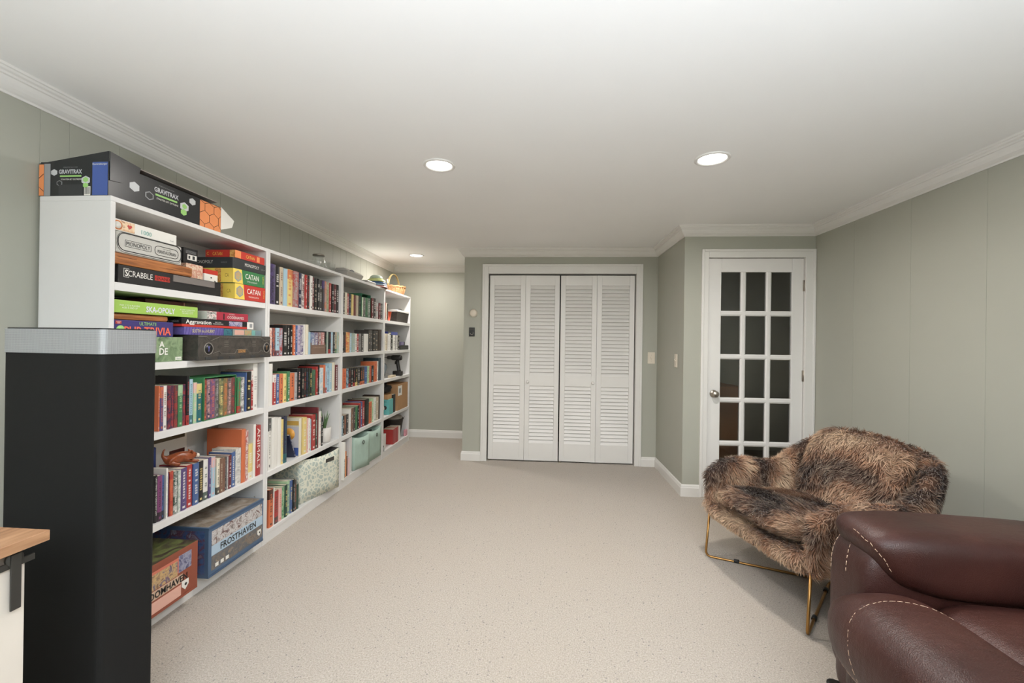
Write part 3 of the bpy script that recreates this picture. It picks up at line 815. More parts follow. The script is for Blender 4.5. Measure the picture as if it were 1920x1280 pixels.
o = gbox('board_game', 'purple striped card game box on the dark iron-look box', 'board game', paint('purple_stripe', (104, 92, 158), 0.4, 0.15, scale=60), -1.688, 1.886, 2.134, zs, 0.038, 0.16)
tx('SLOTH in a HURRY', pm('lemon', (232, 222, 150)), o, 0.115, 0.02, 0.016, 0.14)
for k in range(14): MB().prism([(0.004 + k * 0.0175, 0.001), (0.009 + k * 0.0175, 0.001), (0.017 + k * 0.0175, 0.037), (0.012 + k * 0.0175, 0.037)], 0, 0, 0.0003).build('stripe', pm('violet', (84, 74, 140)), o)
gbox('card_box', 'small teal card box between the purple and grey boxes', 'card game', art('teal_print', [(30, 70, 90), (60, 120, 130), (40, 50, 90)], 50), -1.69, 2.138, 2.200, zs, 0.037, 0.12)
o = gbox('card_box', 'grey-green tile box with coloured picture squares', 'card game', paint('grey_green', (138, 148, 142), 0.4), -1.69, 2.204, 2.438, zs, 0.037, 0.15)
pr(o, P_PK, 0.012, 0.085, 0.005, 0.032); pr(o, art('tile_print', None), 0.09, 0.145, 0.004, 0.033); pr(o, pm('aqua', 0), 0.15, 0.178, 0.004, 0.033); pr(o, pm('steel', (120, 140, 148)), 0.182, 0.226, 0.004, 0.033)
zt = zs + 0.0386
o = gbox('board_game', 'black and red marble-race game box with white lettering', 'board game', P_K, -1.69, 1.874, 2.366, zt, 0.041, 0.13)
pr(o, P_R, 0, 0.44, 0.0005, 0.012); pr(o, P_R, -0.13, 0, 0.0005, 0.012, 'near'); pr(o, P_W, 0.439, 0.492, 0.0005, 0.0405, name='white_end'); pr(o, P_GY, 0.46, 0.482, 0.010, 0.032, th=0.0008)
tx('Aggravation', P_W, o, 0.098, 0.022, 0.026, 0.155, bold=0.02); tx('THE CLASSIC\nMARBLE RACE GAME', P_W, o, 0.222, 0.024, 0.014, 0.07); pr(o, art('marbles', [(30, 30, 60), (90, 100, 160), (200, 190, 200), (60, 50, 90)], 90), 0.30, 0.40, 0.013, 0.038); tx('Aggravation', P_GY, o, -0.06, 0.024, 0.018, 0.09, 'near')
zu = zt + 0.0416
o = gbox('board_game', 'crimson secret-word game box on the marble-race game', 'board game', pm('crimson', (168, 48, 66)), -1.692, 2.025, 2.324, zu, 0.043, 0.09)
tx('CODENAMES', P_W, o, 0.20, 0.018, 0.014, 0.125); pr(o, art('dog_white', [(220, 214, 206), (70, 64, 62), (230, 226, 220), (200, 90, 90)], 70), 0, 0.062, 0.001, 0.042, name='picture'); pr(o, P_K, 0.110, 0.118, 0.004, 0.036, name='figure_print'); pr(o, P_W, -0.09, 0, 0.001, 0.042, 'near'); tx('PICTURES', P_W, o, 0.17, 0.034, 0.005, 0.04)
zq = z2_ + 0.1106
o = gbox('board_game', 'purple quiz game box with orange letters just above the speaker top', 'board game', pm('deep_purple', (62, 54, 112)), -1.69, 1.552, 1.828, zq, 0.066, 0.25)
tx('ULTIMATE', P_LG, o, 0.151, 0.054, 0.014, 0.078); tx('PUB TRIVIA', pm('coral', (236, 110, 84)), o, 0.155, 0.024, 0.034, 0.215, bold=0.02); pr(o, P_R, 0.012, 0.036, 0.050, 0.062); tx('UNIVERSITY\nGAMES', P_W, o, 0.024, 0.056, 0.009, 0.02)
MB().lathe([(0, 0), (0.018, 0), (0.018, 0.0007), (0, 0.0007)], seg=20, axis=0).build('round_emblem', P_LG, o, (0, 0.033, 0.026))
o = gbox('wooden_tray', 'dark brown wooden tray under the lime green game box', 'tray', WOODG, -1.70, 1.553, 1.815, zq + 0.0666, 0.027, 0.2, bevel=0.010)
box('rim', pm('dark_grain', 0), o, -0.19, -0.008, 0.008, 0.254, 0.027, 0.0275)
zg = zq + 0.0666 + 0.0282
o = gbox('board_game', 'lime green music-themed property game box', 'board game', pm('lime', (160, 196, 92)), -1.69, 1.554, 1.965, zg, 0.051, 0.255)
tx('SKA-OPOLY', pm('lilac_white', (224, 224, 234)), o, 0.21, 0.022, 0.026, 0.142, bold=0.03); tx('FOR 2 TO 6 PLAYERS\nAGES 8 AND UP', P_W, o, 0.068, 0.026, 0.016, 0.085); tx('A GAME CELEBRATING\nSKA MUSIC FROM\nTHE EARLY DAYS', P_W, o, 0.35, 0.026, 0.022, 0.085)
o = gbox('card_box', 'flat brown-red box lying at the back on the lime green game', 'card game', pm('brick', (112, 54, 46)), -1.80, 1.80, 2.09, zg + 0.0516, 0.027, 0.16)
pr(o, P_PK, 0.205, 0.212, 0.001, 0.026); pr(o, pm('olive_brown', (110, 92, 70)), 0.214, 0.289, 0.001, 0.026)

# two big adventure games on the bottom shelf
zb = SH[5] + 0.0006
RUST = paint('rust_print', (142, 74, 54), 0.4, 0.06)
o = gbox('board_game', 'large rust-red adventure game box on the bottom shelf beside the speaker', 'board game', RUST, -1.618, 1.560, 1.902, zb, 0.220, 0.30)
HERO = art('hero_print', [(70, 56, 50), (150, 120, 96), (206, 172, 120), (92, 90, 120), (180, 90, 70)], 26)
pr(o, pm('salmon', (206, 118, 96)), 0.0, 0.236, 0.120, 0.190, name='banner'); pr(o, HERO, 0.02, 0.23, 0.112, 0.178, name='picture', th=0.0008); pr(o, art('violet_hero', [(48, 46, 62), (96, 98, 132), (160, 160, 180), (60, 56, 70)], 40), 0.236, 0.305, 0.120, 0.195, name='picture', th=0.0008)
pr(o, pm('sandstone', (206, 176, 152)), 0.03, 0.258, 0.070, 0.108, name='banner'); text('GLOOMHAVEN', P_K, o, (0.0016, 0.182 if False else 0.165, 0.089), 'front', 0.030, 0.235, bold=0.02)
pr(o, P_PK, 0.03, 0.25, 0.014, 0.062, name='print'); pr(o, RUST, 0.0, 0.34, 0.0, 0.012, th=0.001)
SHD = [(-0.017, 0.018), (0.017, 0.018), (0.017, -0.004), (0.0, -0.022), (-0.017, -0.004)]
def shield(o, y, z, s=1.0):
    MB().prism([(y + a * s, z + b * s) for a, b in SHD], 0, 0.0005, 0.0012).build('shield_emblem', P_W, o); MB().lathe([(0, 0.0012), (0.006 * s, 0.0012), (0.006 * s, 0.0018), (0, 0.0018)], seg=14, axis=0).build('shield_mark', P_K, o, (0, y + 0.003, z))
shield(o, 0.272, 0.052, 1.1)
pr(o, art('dungeon_lid', [(44, 38, 34), (70, 60, 50), (110, 120, 70), (52, 46, 40)], 10), -0.298, -0.002, 0.002, 0.340, 'top', 'lid_print')
ICE = paint('ice_print', (74, 98, 126), 0.4, 0.08)
o = gbox('board_game', 'large blue frost-themed adventure game box in the lower corner', 'board game', ICE, -1.618, 1.966, 2.374, zb, 0.246, 0.30)
CROWD = art('snow_hero', [(60, 54, 54), (150, 140, 136), (208, 206, 206), (110, 76, 66), (96, 110, 130)], 32)
pr(o, CROWD, 0.02, 0.395, 0.150, 0.222, name='picture'); pr(o, art('snow_field', [(66, 58, 52), (128, 116, 104), (88, 92, 98), (150, 134, 116)], 20), 0.02, 0.400, 0.028, 0.098, name='picture'); pr(o, pm('pale_ice', (176, 198, 216)), 0.02, 0.40, 0.100, 0.150, name='banner'); text('FROSTHAVEN', P_K, o, (0.0012, 0.21, 0.125), 'front', 0.034, 0.265, bold=0.015)
shield(o, 0.372, 0.062, 0.9)
for k in range(3): pr(o, P_W, 0.045 + k * 0.035, 0.066 + k * 0.035, 0.036, 0.054, th=0.0009, name='icon')
for c_, d_ in ((0.0, 0.012), (0.234, 0.246)): pr(o, pm('ice_edge', (58, 82, 112)), 0, 0.408, c_, d_, th=0.0011)
pr(o, art('snow_side', [(30, 44, 74), (66, 96, 140), (100, 60, 70), (150, 170, 190)], 18), -0.29, -0.02, 0.02, 0.23, 'near', 'picture')
pr(o, art('snow_lid', [(92, 80, 70), (132, 118, 102), (164, 156, 148), (78, 84, 92)], 9), -0.29, -0.01, 0.01, 0.398, 'top', 'lid_print')

# things behind the books of the fourth shelf
z4 = SH[4] + 0.0006
o = gbox('picture_book', 'large white picture book standing behind the paperbacks on the fourth shelf', 'book', P_W, -1.935, 1.66, 2.19, z4, 0.345, 0.022, group=None)
text('My Planet', P_K, o, (0.001, 0.18, 0.315), 'front', 0.024, 0.17); pr(o, pm('gold_band', (180, 140, 86)), 0.05, 0.30, 0.275, 0.296); pr(o, pm('olive_band', (78, 72, 50)), 0.31, 0.515, 0.28, 0.300); pr(o, pm('wine_band', (74, 34, 30)), 0.42, 0.515, 0.20, 0.222)
gbox('small_box', 'small navy blue box standing behind the brown figurine', 'box', pm('navy_box', (52, 72, 140)), -1.86, 1.83, 1.93, z4, 0.285, 0.04, group=None, bevel=0.006)
# brown dragon-dog figurine lying on the book tops
def skin(name, pts, edges, radii, m, parent=None, loc=(0, 0, 0), rot=(0, 0, 0), sub=2):
    me = bpy.data.meshes.new(name); me.from_pydata(pts, edges, []); me.materials.append(m)
    o = bpy.data.objects.new(name, me); COL.objects.link(o); o.parent = parent; o.location = loc; o.rotation_euler = rot
    o.modifiers.new('skin', 'SKIN').use_smooth_shade = True
    for i, r in enumerate(radii): me.skin_vertices[0].data[i].radius = (r, r)
    me.skin_vertices[0].data[0].use_root = True
    s = o.modifiers.new('subsurf', 'SUBSURF'); s.levels = sub; s.render_levels = sub
    return o
FIG = paint('bronze_brown', (138, 70, 38), 0.3, 0.25, scale=40); FIGW = paint('muzzle_white', (218, 206, 192), 0.4)
t = thing('animal_figurine', 'glossy brown crouching animal figurine lying on the paperbacks', 'figurine', (-1.765, 1.915, SH[4] + 0.2035), math.radians(62)); t.scale = (0.72, 0.72, 0.86)
pts = [(0, 0, .035), (.045, 0, .042), (.085, 0, .036), (.118, 0, .040), (.142, 0, .034), (-.035, 0, .040), (-.055, 0, .062), (-.050, 0, .088), (-.040, 0, .098),
       (-.02, .032, .022), (.008, .044, .010), (.03, .046, .008), (-.02, -.032, .022), (.008, -.044, .010), (.03, -.046, .008), (.085, .030, .018), (.115, .040, .008), (.138, .040, .008), (.085, -.030, .018), (.115, -.040, .008), (.138, -.040, .008)]
ed = [(0, 1), (1, 2), (2, 3), (3, 4), (0, 5), (5, 6), (6, 7), (7, 8), (0, 9), (9, 10), (10, 11), (0, 12), (12, 13), (13, 14), (2, 15), (15, 16), (16, 17), (2, 18), (18, 19), (19, 20)]
skin('body', pts, ed, [.030, .032, .022, .022, .012, .020, .008, .005, .003, .016, .010, .006, .016, .010, .006, .013, .009, .007, .013, .009, .007], FIG, t)
MB().lathe([(0, -0.016), (0.010, -0.012), (0.014, 0), (0.010, 0.012), (0, 0.016)], seg=14, axis=0).build('muzzle', FIGW, t, (0.142, 0, 0.032))
for s_ in (-1, 1):
    MB().lathe([(0, 0), (0.009, 0.004), (0.006, 0.016), (0, 0.026)], seg=10).build('ear', FIG, t, (0.108, 0.015 * s_, 0.052), (0.5 * -s_, -0.4, 0)); MB().lathe([(0, -0.003), (0.003, 0), (0, 0.003)], seg=8).build('eye', P_K, t, (0.134, 0.012 * s_, 0.045))

# ---------------------------------------------------------------- second bookcase extras
h = 0.262
o = book((-1.688, 2.866, z4), 0.030, h, 'c', 'y', 'plain', 'cream and yellow sun-print book facing out on fourth shelf, second bookcase', None, depth=0.19)
box('cover_print', pm('pale_lilac', (206, 202, 208)), o, -0.186, -0.006, -0.0156, -0.0151, 0.06, 0.205); box('cover_print', pm('gold_band2', (206, 164, 82)), o, -0.186, -0.006, -0.0156, -0.0151, 0.215, 0.245); box('cover_print', P_B, o, -0.186, -0.006, -0.0156, -0.0151, 0.004, 0.06)
MB().lathe([(0, 0), (0.042, 0), (0.042, -0.0006), (0, -0.0006)], seg=32, axis=1).build('sun_print', pm('sun', (222, 158, 66)), o, (-0.075, -0.0157, 0.152))
book((-1.70, 2.828, z4 + 0.004), 0.012, 0.18, 'n', 'w', 't', 'navy booklet leaning to the left in the fourth-shelf gap, second bookcase', None, depth=0.15, rot=(0.42, 0, 0))
# small plant in a white pot
t = thing('potted_plant', 'small succulent with upright pointed leaves in a white pot', 'potted plant', (-1.735, 3.275, z4))
PLASTER = paint('white_ceramic', (214, 210, 204), 0.35)
MB().lathe([(0, 0), (0.043, 0), (0.048, 0.02), (0.052, 0.118), (0.048, 0.118), (0.044, 0.10), (0, 0.098)], seg=28).build('pot', PLASTER, t)
LEAF = paint('succulent_green', (88, 116, 74), 0.45, 0.25, scale=30)
rg = random.Random(3)
for k in range(11):
    a = rg.random() * 2 * PI; ln = 0.10 + rg.random() * 0.09; lean = 0.15 + rg.random() * 0.3; r0 = 0.018 * rg.random()
    pts = [(r0 * math.cos(a) + lean * ln * (q ** 1.4) * math.cos(a), r0 * math.sin(a) + lean * ln * (q ** 1.4) * math.sin(a), 0.095 + ln * q) for q in (0, .25, .5, .75, 1)]
    MB().tube(pts, [.006, .0075, .006, .0038, .0008], 6).build('leaf', LEAF, t)
# open fabric bin with leaf print, turned slightly
def leafprint():
    t = NT('leaf_print'); v = t.n('ShaderNodeMapping', {'Vector': t.obj(), 'Scale': (1, 1, 1)}).outputs[0]
    n1 = t.noise(15, 2, v); n1.inputs['Distortion'].default_value = 2.2
    vo = t.n('ShaderNodeTexVoronoi', {'Vector': t.n('ShaderNodeVectorMath', {0: v, 1: n1.outputs['Color']}, operation='ADD').outputs[0], 'Scale': 34.0, 'Randomness': 1.0})
    ew = t.n('ShaderNodeTexVoronoi', {'Vector': v, 'Scale': 30.0}, feature='DISTANCE_TO_EDGE')
    m = t.math('MULTIPLY', t.math('GREATER_THAN', ew.outputs['Distance'], 0.12), t.math('GREATER_THAN', n1.outputs[0], 0.40))
    return t.set(base=t.mix(t.math('MULTIPLY', m, 0.9), rgb(222, 222, 206), rgb(172, 184, 176)), rough=0.7)
LEAFP = leafprint(); BINW = paint('bin_lining', (56, 52, 50), 0.8)
def bin_(name, label, loc, rz, L, D, H, m, inner, handle, bow=0.012, th=0.004):
    t = thing(name, label, 'storage bin', loc, rz)
    def wall(nm, P0, P1, dz):
        n = 9; mb = MB(); P0 = Vector(P0); P1 = Vector(P1); d = (P1 - P0); nrm = Vector((d.y, -d.x, 0)).normalized()
        def P(i, j):
            q = (i % n) / (n - 1); p = P0 + d * q; b = bow * 4 * q * (1 - q) * (j / 4); z = (H - dz * 4 * q * (1 - q)) * j / 4
            return tuple(p + nrm * b + Vector((0, 0, z)))
        mb.grid(P, n, 5)
        o = mb.build(nm, [m, inner], t); sd = o.modifiers.new('thickness', 'SOLIDIFY'); sd.thickness = th; sd.offset = -1; sd.material_offset = 1 if nm != 'front' else 1
        return o
    wall('front', (0, 0, 0), (0, L, 0), 0.018); wall('side', (-D, 0, 0), (0, 0, 0), 0.004); wall('side', (0, L, 0), (-D, L, 0), 0.004); wall('back', (-D, L, 0), (-D, 0, 0), 0.004)
    box('bottom', inner, t, -D, -0.001, 0.001, L - 0.001, 0.0, 0.004)
    return t
t = bin_('storage_bin', 'cream bin with sage leaf print and slot handle, bottom of second bookcase', (-1.715, 2.91, zb), -math.atan2(0.092, 0.395), 0.405, 0.232, 0.315, LEAFP, BINW, 'slot')
box('slot_handle', pm('dark_slot', (52, 50, 46)), t, 0.004, 0.0105, 0.245, 0.335, 0.232, 0.262, 0.002)
# ---------------------------------------------------------------- third bookcase extras
SAGEF = paint('sage_fabric', (168, 190, 178), 0.75, 0.05, 0.15, 20)
for lab, loc, rz, L, fill in (('sage green fabric bin beside the papers, bottom of third bookcase', (-1.69, 3.706, zb), -math.atan2(0.058, 0.223), 0.228, 0), ('sage green fabric bin holding dark clutter, next to the farthest bookcase', (-1.664, 3.985, zb), -0.03, 0.285, 1)):
    t = bin_('storage_bin', lab, loc, rz, L, 0.235, 0.30, SAGEF, SAGEF, 'ring', 0.006)
    pts = [(0.012, L * 0.55 + 0.011 * math.cos(a), 0.235 + 0.017 * math.sin(a)) for a in [2 * PI * k / 16 for k in range(16)]]
    MB().tube(pts, 0.0028, 6, closed=True).build('ring_handle', paint('dark_bronze', (60, 54, 46), 0.4), t)
t = thing('cable_bundle', 'coiled dark cables lying in the sage bin by the farthest bookcase', 'cable', (-1.77, 4.12, zb + 0.16))
MB().tube([(0.06 * math.cos(a) * (1 + 0.2 * math.sin(2.3 * a)), 0.085 * math.sin(a), 0.035 + 0.003 * a + 0.018 * math.sin(1.7 * a)) for a in [k * 0.35 for k in range(64)]], 0.006, 6).build('coil', paint('dark_cable', (58, 62, 60), 0.5), t)
MB().box(-0.06, 0.06, -0.1, 0.1, -0.155, 0.02).build('adapter', BLK, t, bevel=0.01)
gg = 'magazines and papers in the third bookcase'
o = gbox('document_folder', 'white folder with dark spine print, protruding from third bookcase', 'folder', P_W, -1.652, 3.452, 3.474, zb, 0.315, 0.24, group=gg)
rg = random.Random(11)
for c_ in (0.006, 0.013):
    for k in range(16): pr(o, P_GR, c_ - 0.0024, c_ + 0.0024, 0.02 + k * 0.010, 0.02 + k * 0.010 + 0.003 + 0.005 * rg.random())
for k, (lab, c, hh, xx) in enumerate((('blue magazine among the papers, third bookcase', (88, 124, 172), 0.27, -1.69), ('purple magazine among the papers, third bookcase', (96, 72, 120), 0.235, -1.685), ('orange craft book among the papers, third bookcase', (214, 128, 62), 0.22, -1.68), ('dark brown pouch-like book among the papers, third bookcase', (84, 62, 52), 0.17, -1.683), ('pink paper pad among the papers, third bookcase', (228, 196, 196), 0.15, -1.675))):
    gbox('magazine', lab, 'magazine', pm('mag%d' % k, c), xx, 3.480 + k * 0.026, 3.502 + k * 0.026, zb, hh, 0.2, group=gg)
gbox('document_folder', 'tall white file folder between the magazines and a sage bin', 'folder', pm('folder_white', (216, 214, 212)), -1.685, 3.622, 3.668, zb, 0.318, 0.22, group=gg)

# ---------------------------------------------------------------- farthest bookcase extras
za = SH[1] + 0.0006
t = thing('plastic_cup', 'translucent orange tapered plastic cup beside the dark lidded box', 'cup', (-1.735, 4.605, za))
ORN_ = paint('orange_plastic', (226, 92, 52), 0.35, 0.08)
MB().lathe([(0, 0), (0.030, 0), (0.047, 0.10), (0.050, 0.102), (0.0455, 0.102), (0.0285, 0.004), (0, 0.004)], seg=26).build('cup', ORN_, t)
MB().tube([(0.0, -0.044, 0.085), (0.0, -0.068, 0.075), (0.0, -0.062, 0.040), (0.0, -0.036, 0.028)], 0.005, 8).build('handle', ORN_, t)
t = thing('lidded_box', 'dark woven box with a white lid on the farthest top shelf', 'storage box', (-1.69, 4.80, za))
WEAVE = paint('dark_weave', (62, 56, 50), 0.8, 0.2, 0.3, 60)
MB().add([(-0.23, 0.012, 0), (-0.012, 0.012, 0), (-0.012, 0.405, 0), (-0.23, 0.405, 0), (-0.245, 0, 0.118), (0, 0, 0.118), (0, 0.42, 0.118), (-0.245, 0.42, 0.118)], [(0, 3, 2, 1), (4, 5, 6, 7), (0, 1, 5, 4), (1, 2, 6, 5), (2, 3, 7, 6), (3, 0, 4, 7)]).build('body', WEAVE, t, bevel=0.002)
box('lid', P_W, t, -0.25, 0.004, -0.004, 0.424, 0.118, 0.142, 0.004)
MB().tube([(-0.06, 0.15, 0.142), (-0.03, 0.16, 0.158), (-0.01, 0.19, 0.150), (-0.04, 0.23, 0.16), (-0.02, 0.26, 0.146)], 0.004, 6).build('dark_cord', BLK, t)
zb2 = SH[2] + 0.0006
o = gbox('game_case', 'blue plastic game case lying across the spines, farthest bookcase', 'game case', pm('case_blue', (60, 72, 150), 0.25), -1.70, 4.54, 4.855, zb2 + 0.172, 0.034, 0.135, group=None)
pr(o, P_K, 0.0, 0.10, 0.002, 0.032); pr(o, P_W, 0.03, 0.09, 0.012, 0.020, th=0.0008)
o = gbox('disc_player', 'black box-shaped device on the second shelf, farthest bookcase', 'player', BLK, -1.685, 4.90, 5.213, zb2, 0.052, 0.2, group=None, bevel=0.004); pr(o, P_GR, 0.02, 0.30, 0.022, 0.025)
o = gbox('small_box', 'small purple boxed gadget on top of the black device', 'gadget', pm('purple_dark', (84, 72, 116)), -1.69, 4.905, 5.085, zb2 + 0.0526, 0.042, 0.1, group=None); pr(o, P_K, 0.15, 0.18, 0, 0.042); pr(o, pm('lavender_label', (130, 122, 156)), 0.05, 0.13, 0.006, 0.036)
# cordless drill on the middle shelf, pointing to the back
z3_ = SH[3] + 0.0006
DRK = paint('drill_black', (34, 32, 31), 0.45, 0.1)
t = thing('cordless_drill', 'black cordless drill standing upright on its battery, farthest bookcase', 'drill', (-1.73, 4.93, z3_))
MB().lathe([(0, 0.058), (0.026, 0.056), (0.032, 0.04), (0.032, -0.05), (0.026, -0.066), (0.020, -0.07), (0.0, -0.07)], seg=20, axis=0).build('motor_housing', DRK, t, (0, 0, 0.212))
MB().lathe([(0.018, -0.07), (0.022, -0.075), (0.021, -0.105), (0.012, -0.122), (0, -0.122)], seg=18, axis=0).build('chuck', paint('chuck_metal', (90, 88, 86), 0.3, metal=0.6), t, (0, 0, 0.212))
MB().lathe([(0.0035, -0.12), (0.0035, -0.172), (0, -0.176)], seg=8, axis=0).build('bit', BLK, t, (0, 0, 0.212))
MB().tube([(0.002, 0, 0.195), (0.010, 0, 0.14), (0.022, 0, 0.075), (0.026, 0, 0.05)], [0.022, 0.020, 0.021, 0.026], 12).build('grip', DRK, t)
box('trigger', BLK, t, -0.026, -0.008, -0.009, 0.009, 0.135, 0.172, 0.004)
box('battery', DRK, t, -0.042, 0.062, -0.038, 0.038, 0.0, 0.056, 0.008)
t = thing('tool_bag', 'clear blue-grey plastic bag of parts beside the drill', 'bag', (-1.84, 4.62, z3_))
BAGM = NT('clear_bag'); BAGM = BAGM.set(base=rgb(150, 164, 176), rough=0.2, alpha=0.8)
def blob(i, j, n=20, m=12):
    a = 2 * PI * i / n; b = -PI / 2 + PI * j / (m - 1); r = 1 + 0.16 * noise.noise(Vector((math.cos(a) * 2, math.sin(a) * 2, b * 2)))
    return (0.095 * r * math.cos(b) * math.cos(a), 0.12 * r * math.cos(b) * math.sin(a), 0.098 + 0.098 * math.sin(b) * (r if b > 0 else 1))
MB().grid(blob, 20, 12, closeu=True).build('bag', BAGM, t); MB().box(-0.06, 0.06, -0.08, 0.08, 0.01, 0.075).build('contents', pm('dark_contents', (70, 78, 84)), t, bevel=0.012)
gbox('hook_pack', 'small cream carton lying in front of the drill', 'carton', pm('cream_card', (214, 198, 172)), -1.683, 4.63, 4.76, z3_, 0.024, 0.045, group=None)
# fourth shelf
t = thing('tissue_box', 'teal tissue box with a white tissue, farthest bookcase', 'tissue box', (-1.68, 4.56, z4))
box('carton', paint('teal_carton', (104, 178, 176), 0.5, 0.08), t, -0.125, 0, 0, 0.12, 0, 0.165, 0.002)
MB().lathe([(0, 0), (0.022, 0), (0.022, 0.0006), (0, 0.0006)], seg=18, axis=1).build('opening', P_K, t, (-0.05, -0.0008, 0.075)); MB().tube([(-0.11, -0.002, 0.055), (-0.075, -0.03, 0.062), (-0.055, -0.034, 0.075), (-0.06, -0.01, 0.09)], [0.012, 0.022, 0.018, 0.006], 8).build('tissue', P_W, t)
tx('TISSUES', P_K, t, -0.05, 0.14, 0.010, 0.04, 'near')
gbox('small_carton', 'small kraft carton lying on the teal tissue box', 'carton', paint('kraft_small', (188, 144, 100), 0.7), -1.695, 4.562, 4.676, z4 + 0.1656, 0.052, 0.10, group=None)
book((-1.688, 4.735, z4), 0.09, 0.205, 'k', 'dgy', 'plain', 'thick black binder between the tissue box and cardboard box', None, depth=0.22)
KRAFT = paint('cardboard', (176, 136, 96), 0.75, 0.05)
o = gbox('cardboard_box', 'brown cardboard box with a white shipping label, farthest bookcase', 'carton', KRAFT, -1.682, 4.83, 5.195, z4, 0.305, 0.26, group=None); pr(o, P_W, 0.012, 0.15, 0.17, 0.285, name='label'); pr(o, P_GY, 0.04, 0.11, 0.20, 0.255, th=0.0008)
t = thing('cloth_bag', 'crumpled black bag stuffed above the kraft carton', 'bag', (-1.81, 4.66, z4 + 0.218))
def blob2(i, j, n=20, m=10):
    a = 2 * PI * i / n; b = -PI / 2 + PI * j / (m - 1); r = 1 + 0.25 * noise.noise(Vector((math.cos(a) * 3, math.sin(a) * 3, b * 3 + 4)))
    return (0.11 * r * math.cos(b) * math.cos(a), 0.105 * r * math.cos(b) * math.sin(a), 0.055 + 0.055 * math.sin(b) * (r if b > 0 else 1))
MB().grid(blob2, 20, 10, closeu=True).build('bag', paint('black_cloth', (30, 29, 30), 0.6, 0.2), t); MB().tube([(0.03, -0.02, 0.10), (0.06, 0.0, 0.135), (0.05, 0.05, 0.13), (0.02, 0.06, 0.095)], 0.004, 6).build('strap', BLK, t)
# bottom shelf
gbox('white_carton', 'plain white carton beside the red books, bottom of farthest bookcase', 'carton', pm('carton_white', (214, 212, 208)), -1.69, 4.395, 4.50, zb, 0.17, 0.2, group=None)
t = thing('paper_roll', 'white paper roll standing on the plain white carton', 'paper roll', (-1.75, 4.448, zb + 0.1706)); MB().lathe([(0.014, 0), (0.038, 0), (0.038, 0.115), (0.014, 0.115), (0.014, 0)], seg=24).build('roll', P_W, t)
t = thing('wicker_basket', 'dark woven basket stuffed with a grey cloth, farthest bookcase', 'basket', (-1.826, 5.078, zb))
MB().lathe([(0, 0), (0.09, 0), (0.125, 0.22), (0.13, 0.225), (0.120, 0.225), (0.085, 0.01), (0, 0.01)], seg=28).build('body', paint('black_wicker', (48, 42, 38), 0.7, 0.3, 0.4, 80), t)
MB().tube([(0.126 * math.cos(a), 0.126 * math.sin(a), 0.226) for a in [2 * PI * k / 28 for k in range(28)]], 0.007, 6, closed=True).build('rim', MATS['black_wicker'], t)
MB().grid(lambda i, j: blob2(i, j), 20, 10, closeu=True).build('cloth', paint('grey_cloth', (150, 142, 132), 0.8, 0.15), t, (0, 0, 0.17))
o = gbox('craft_bag', 'small pink packet against the end panel, bottom of farthest bookcase', 'packet', pm('rose', (214, 150, 160)), -1.683, 5.145, 5.215, zb, 0.075, 0.03, group=None, bevel=0.008)
t = thing('glass_bottle', 'tiny clear bottle with grey cap in front of the white carton', 'bottle', (-1.683, 4.405, zb)); MB().lathe([(0, 0), (0.012, 0), (0.013, 0.03), (0.006, 0.04), (0.006, 0.05), (0, 0.05)], seg=14).build('bottle', P_GY, t); MB().lathe([(0.008, 0.045), (0.008, 0.06), (0, 0.06)], seg=12).build('cap', P_GR, t)
# ---------------------------------------------------------------- on top of the bookcases
zt_ = TOPZ + 0.0006
DKB = pm('gloss_black', (36, 38, 40), 0.3)
root = thing('toy_box', 'opened black marble-run toy box with orange honeycomb end, on top of bookcase', 'toy box', (-1.69, 1.529, zt_))
box('carton', DKB, root, -0.29, 0, 0.002, 0.575, 0, 0.135, 0.001)
# near end panel, taller towards the front, and the propped-up lid
MB().prism([(-0.292, 0.0), (0.001, 0.0), (0.001, 0.172), (-0.292, 0.128)], 1, -0.001, 0.002).build('end_panel', DKB, root)
LIDIN = paint('lid_inside', (160, 150, 142), 0.5, 0.2)
MB().add([(-0.29, 0.13, 0.138), (-0.02, 0.13, 0.160), (-0.02, 0.58, 0.160), (-0.29, 0.58, 0.138), (-0.29, 0.13, 0.142), (-0.02, 0.13, 0.164), (-0.02, 0.58, 0.164), (-0.29, 0.58, 0.142)], [(0, 1, 2, 3), (7, 6, 5, 4), (0, 4, 5, 1), (1, 5, 6, 2), (2, 6, 7, 3), (3, 7, 4, 0)]).build('lid', LIDIN, root)
# rounded tuck flap at the front corner
pf = [(0.002, 0.172)] + [(0.002 + 0.125 * math.sin(a), 0.172 - 0.004 - 0.105 * (1 - math.cos(a)) if a > 0 else 0.168) for a in [k * PI / 20 for k in range(11)]] + [(0.002, 0.063)]
MB().prism([(0.002, 0.172), (0.128, 0.156), (0.120, 0.125), (0.10, 0.098), (0.075, 0.078), (0.045, 0.066), (0.002, 0.060)], 0, 0.002, 0.0045).build('tuck_flap', DKB, root)
MB().prism([(0.0, 0.02), (-0.06, 0.03), (-0.075, 0.07), (-0.06, 0.12), (0.0, 0.138)], 1, 0.576, 0.579).build('end_flap', P_W, root)
MB().add([(-0.002, 0.578, 0.02), (-0.002, 0.655, 0.05), (-0.002, 0.67, 0.09), (-0.002, 0.578, 0.136), (0.001, 0.578, 0.02), (0.001, 0.655, 0.05), (0.001, 0.67, 0.09), (0.001, 0.578, 0.136)], [(0, 1, 2, 3), (7, 6, 5, 4), (0, 4, 5, 1), (1, 5, 6, 2), (2, 6, 7, 3), (3, 7, 4, 0)]).build('end_flap', P_W, root)
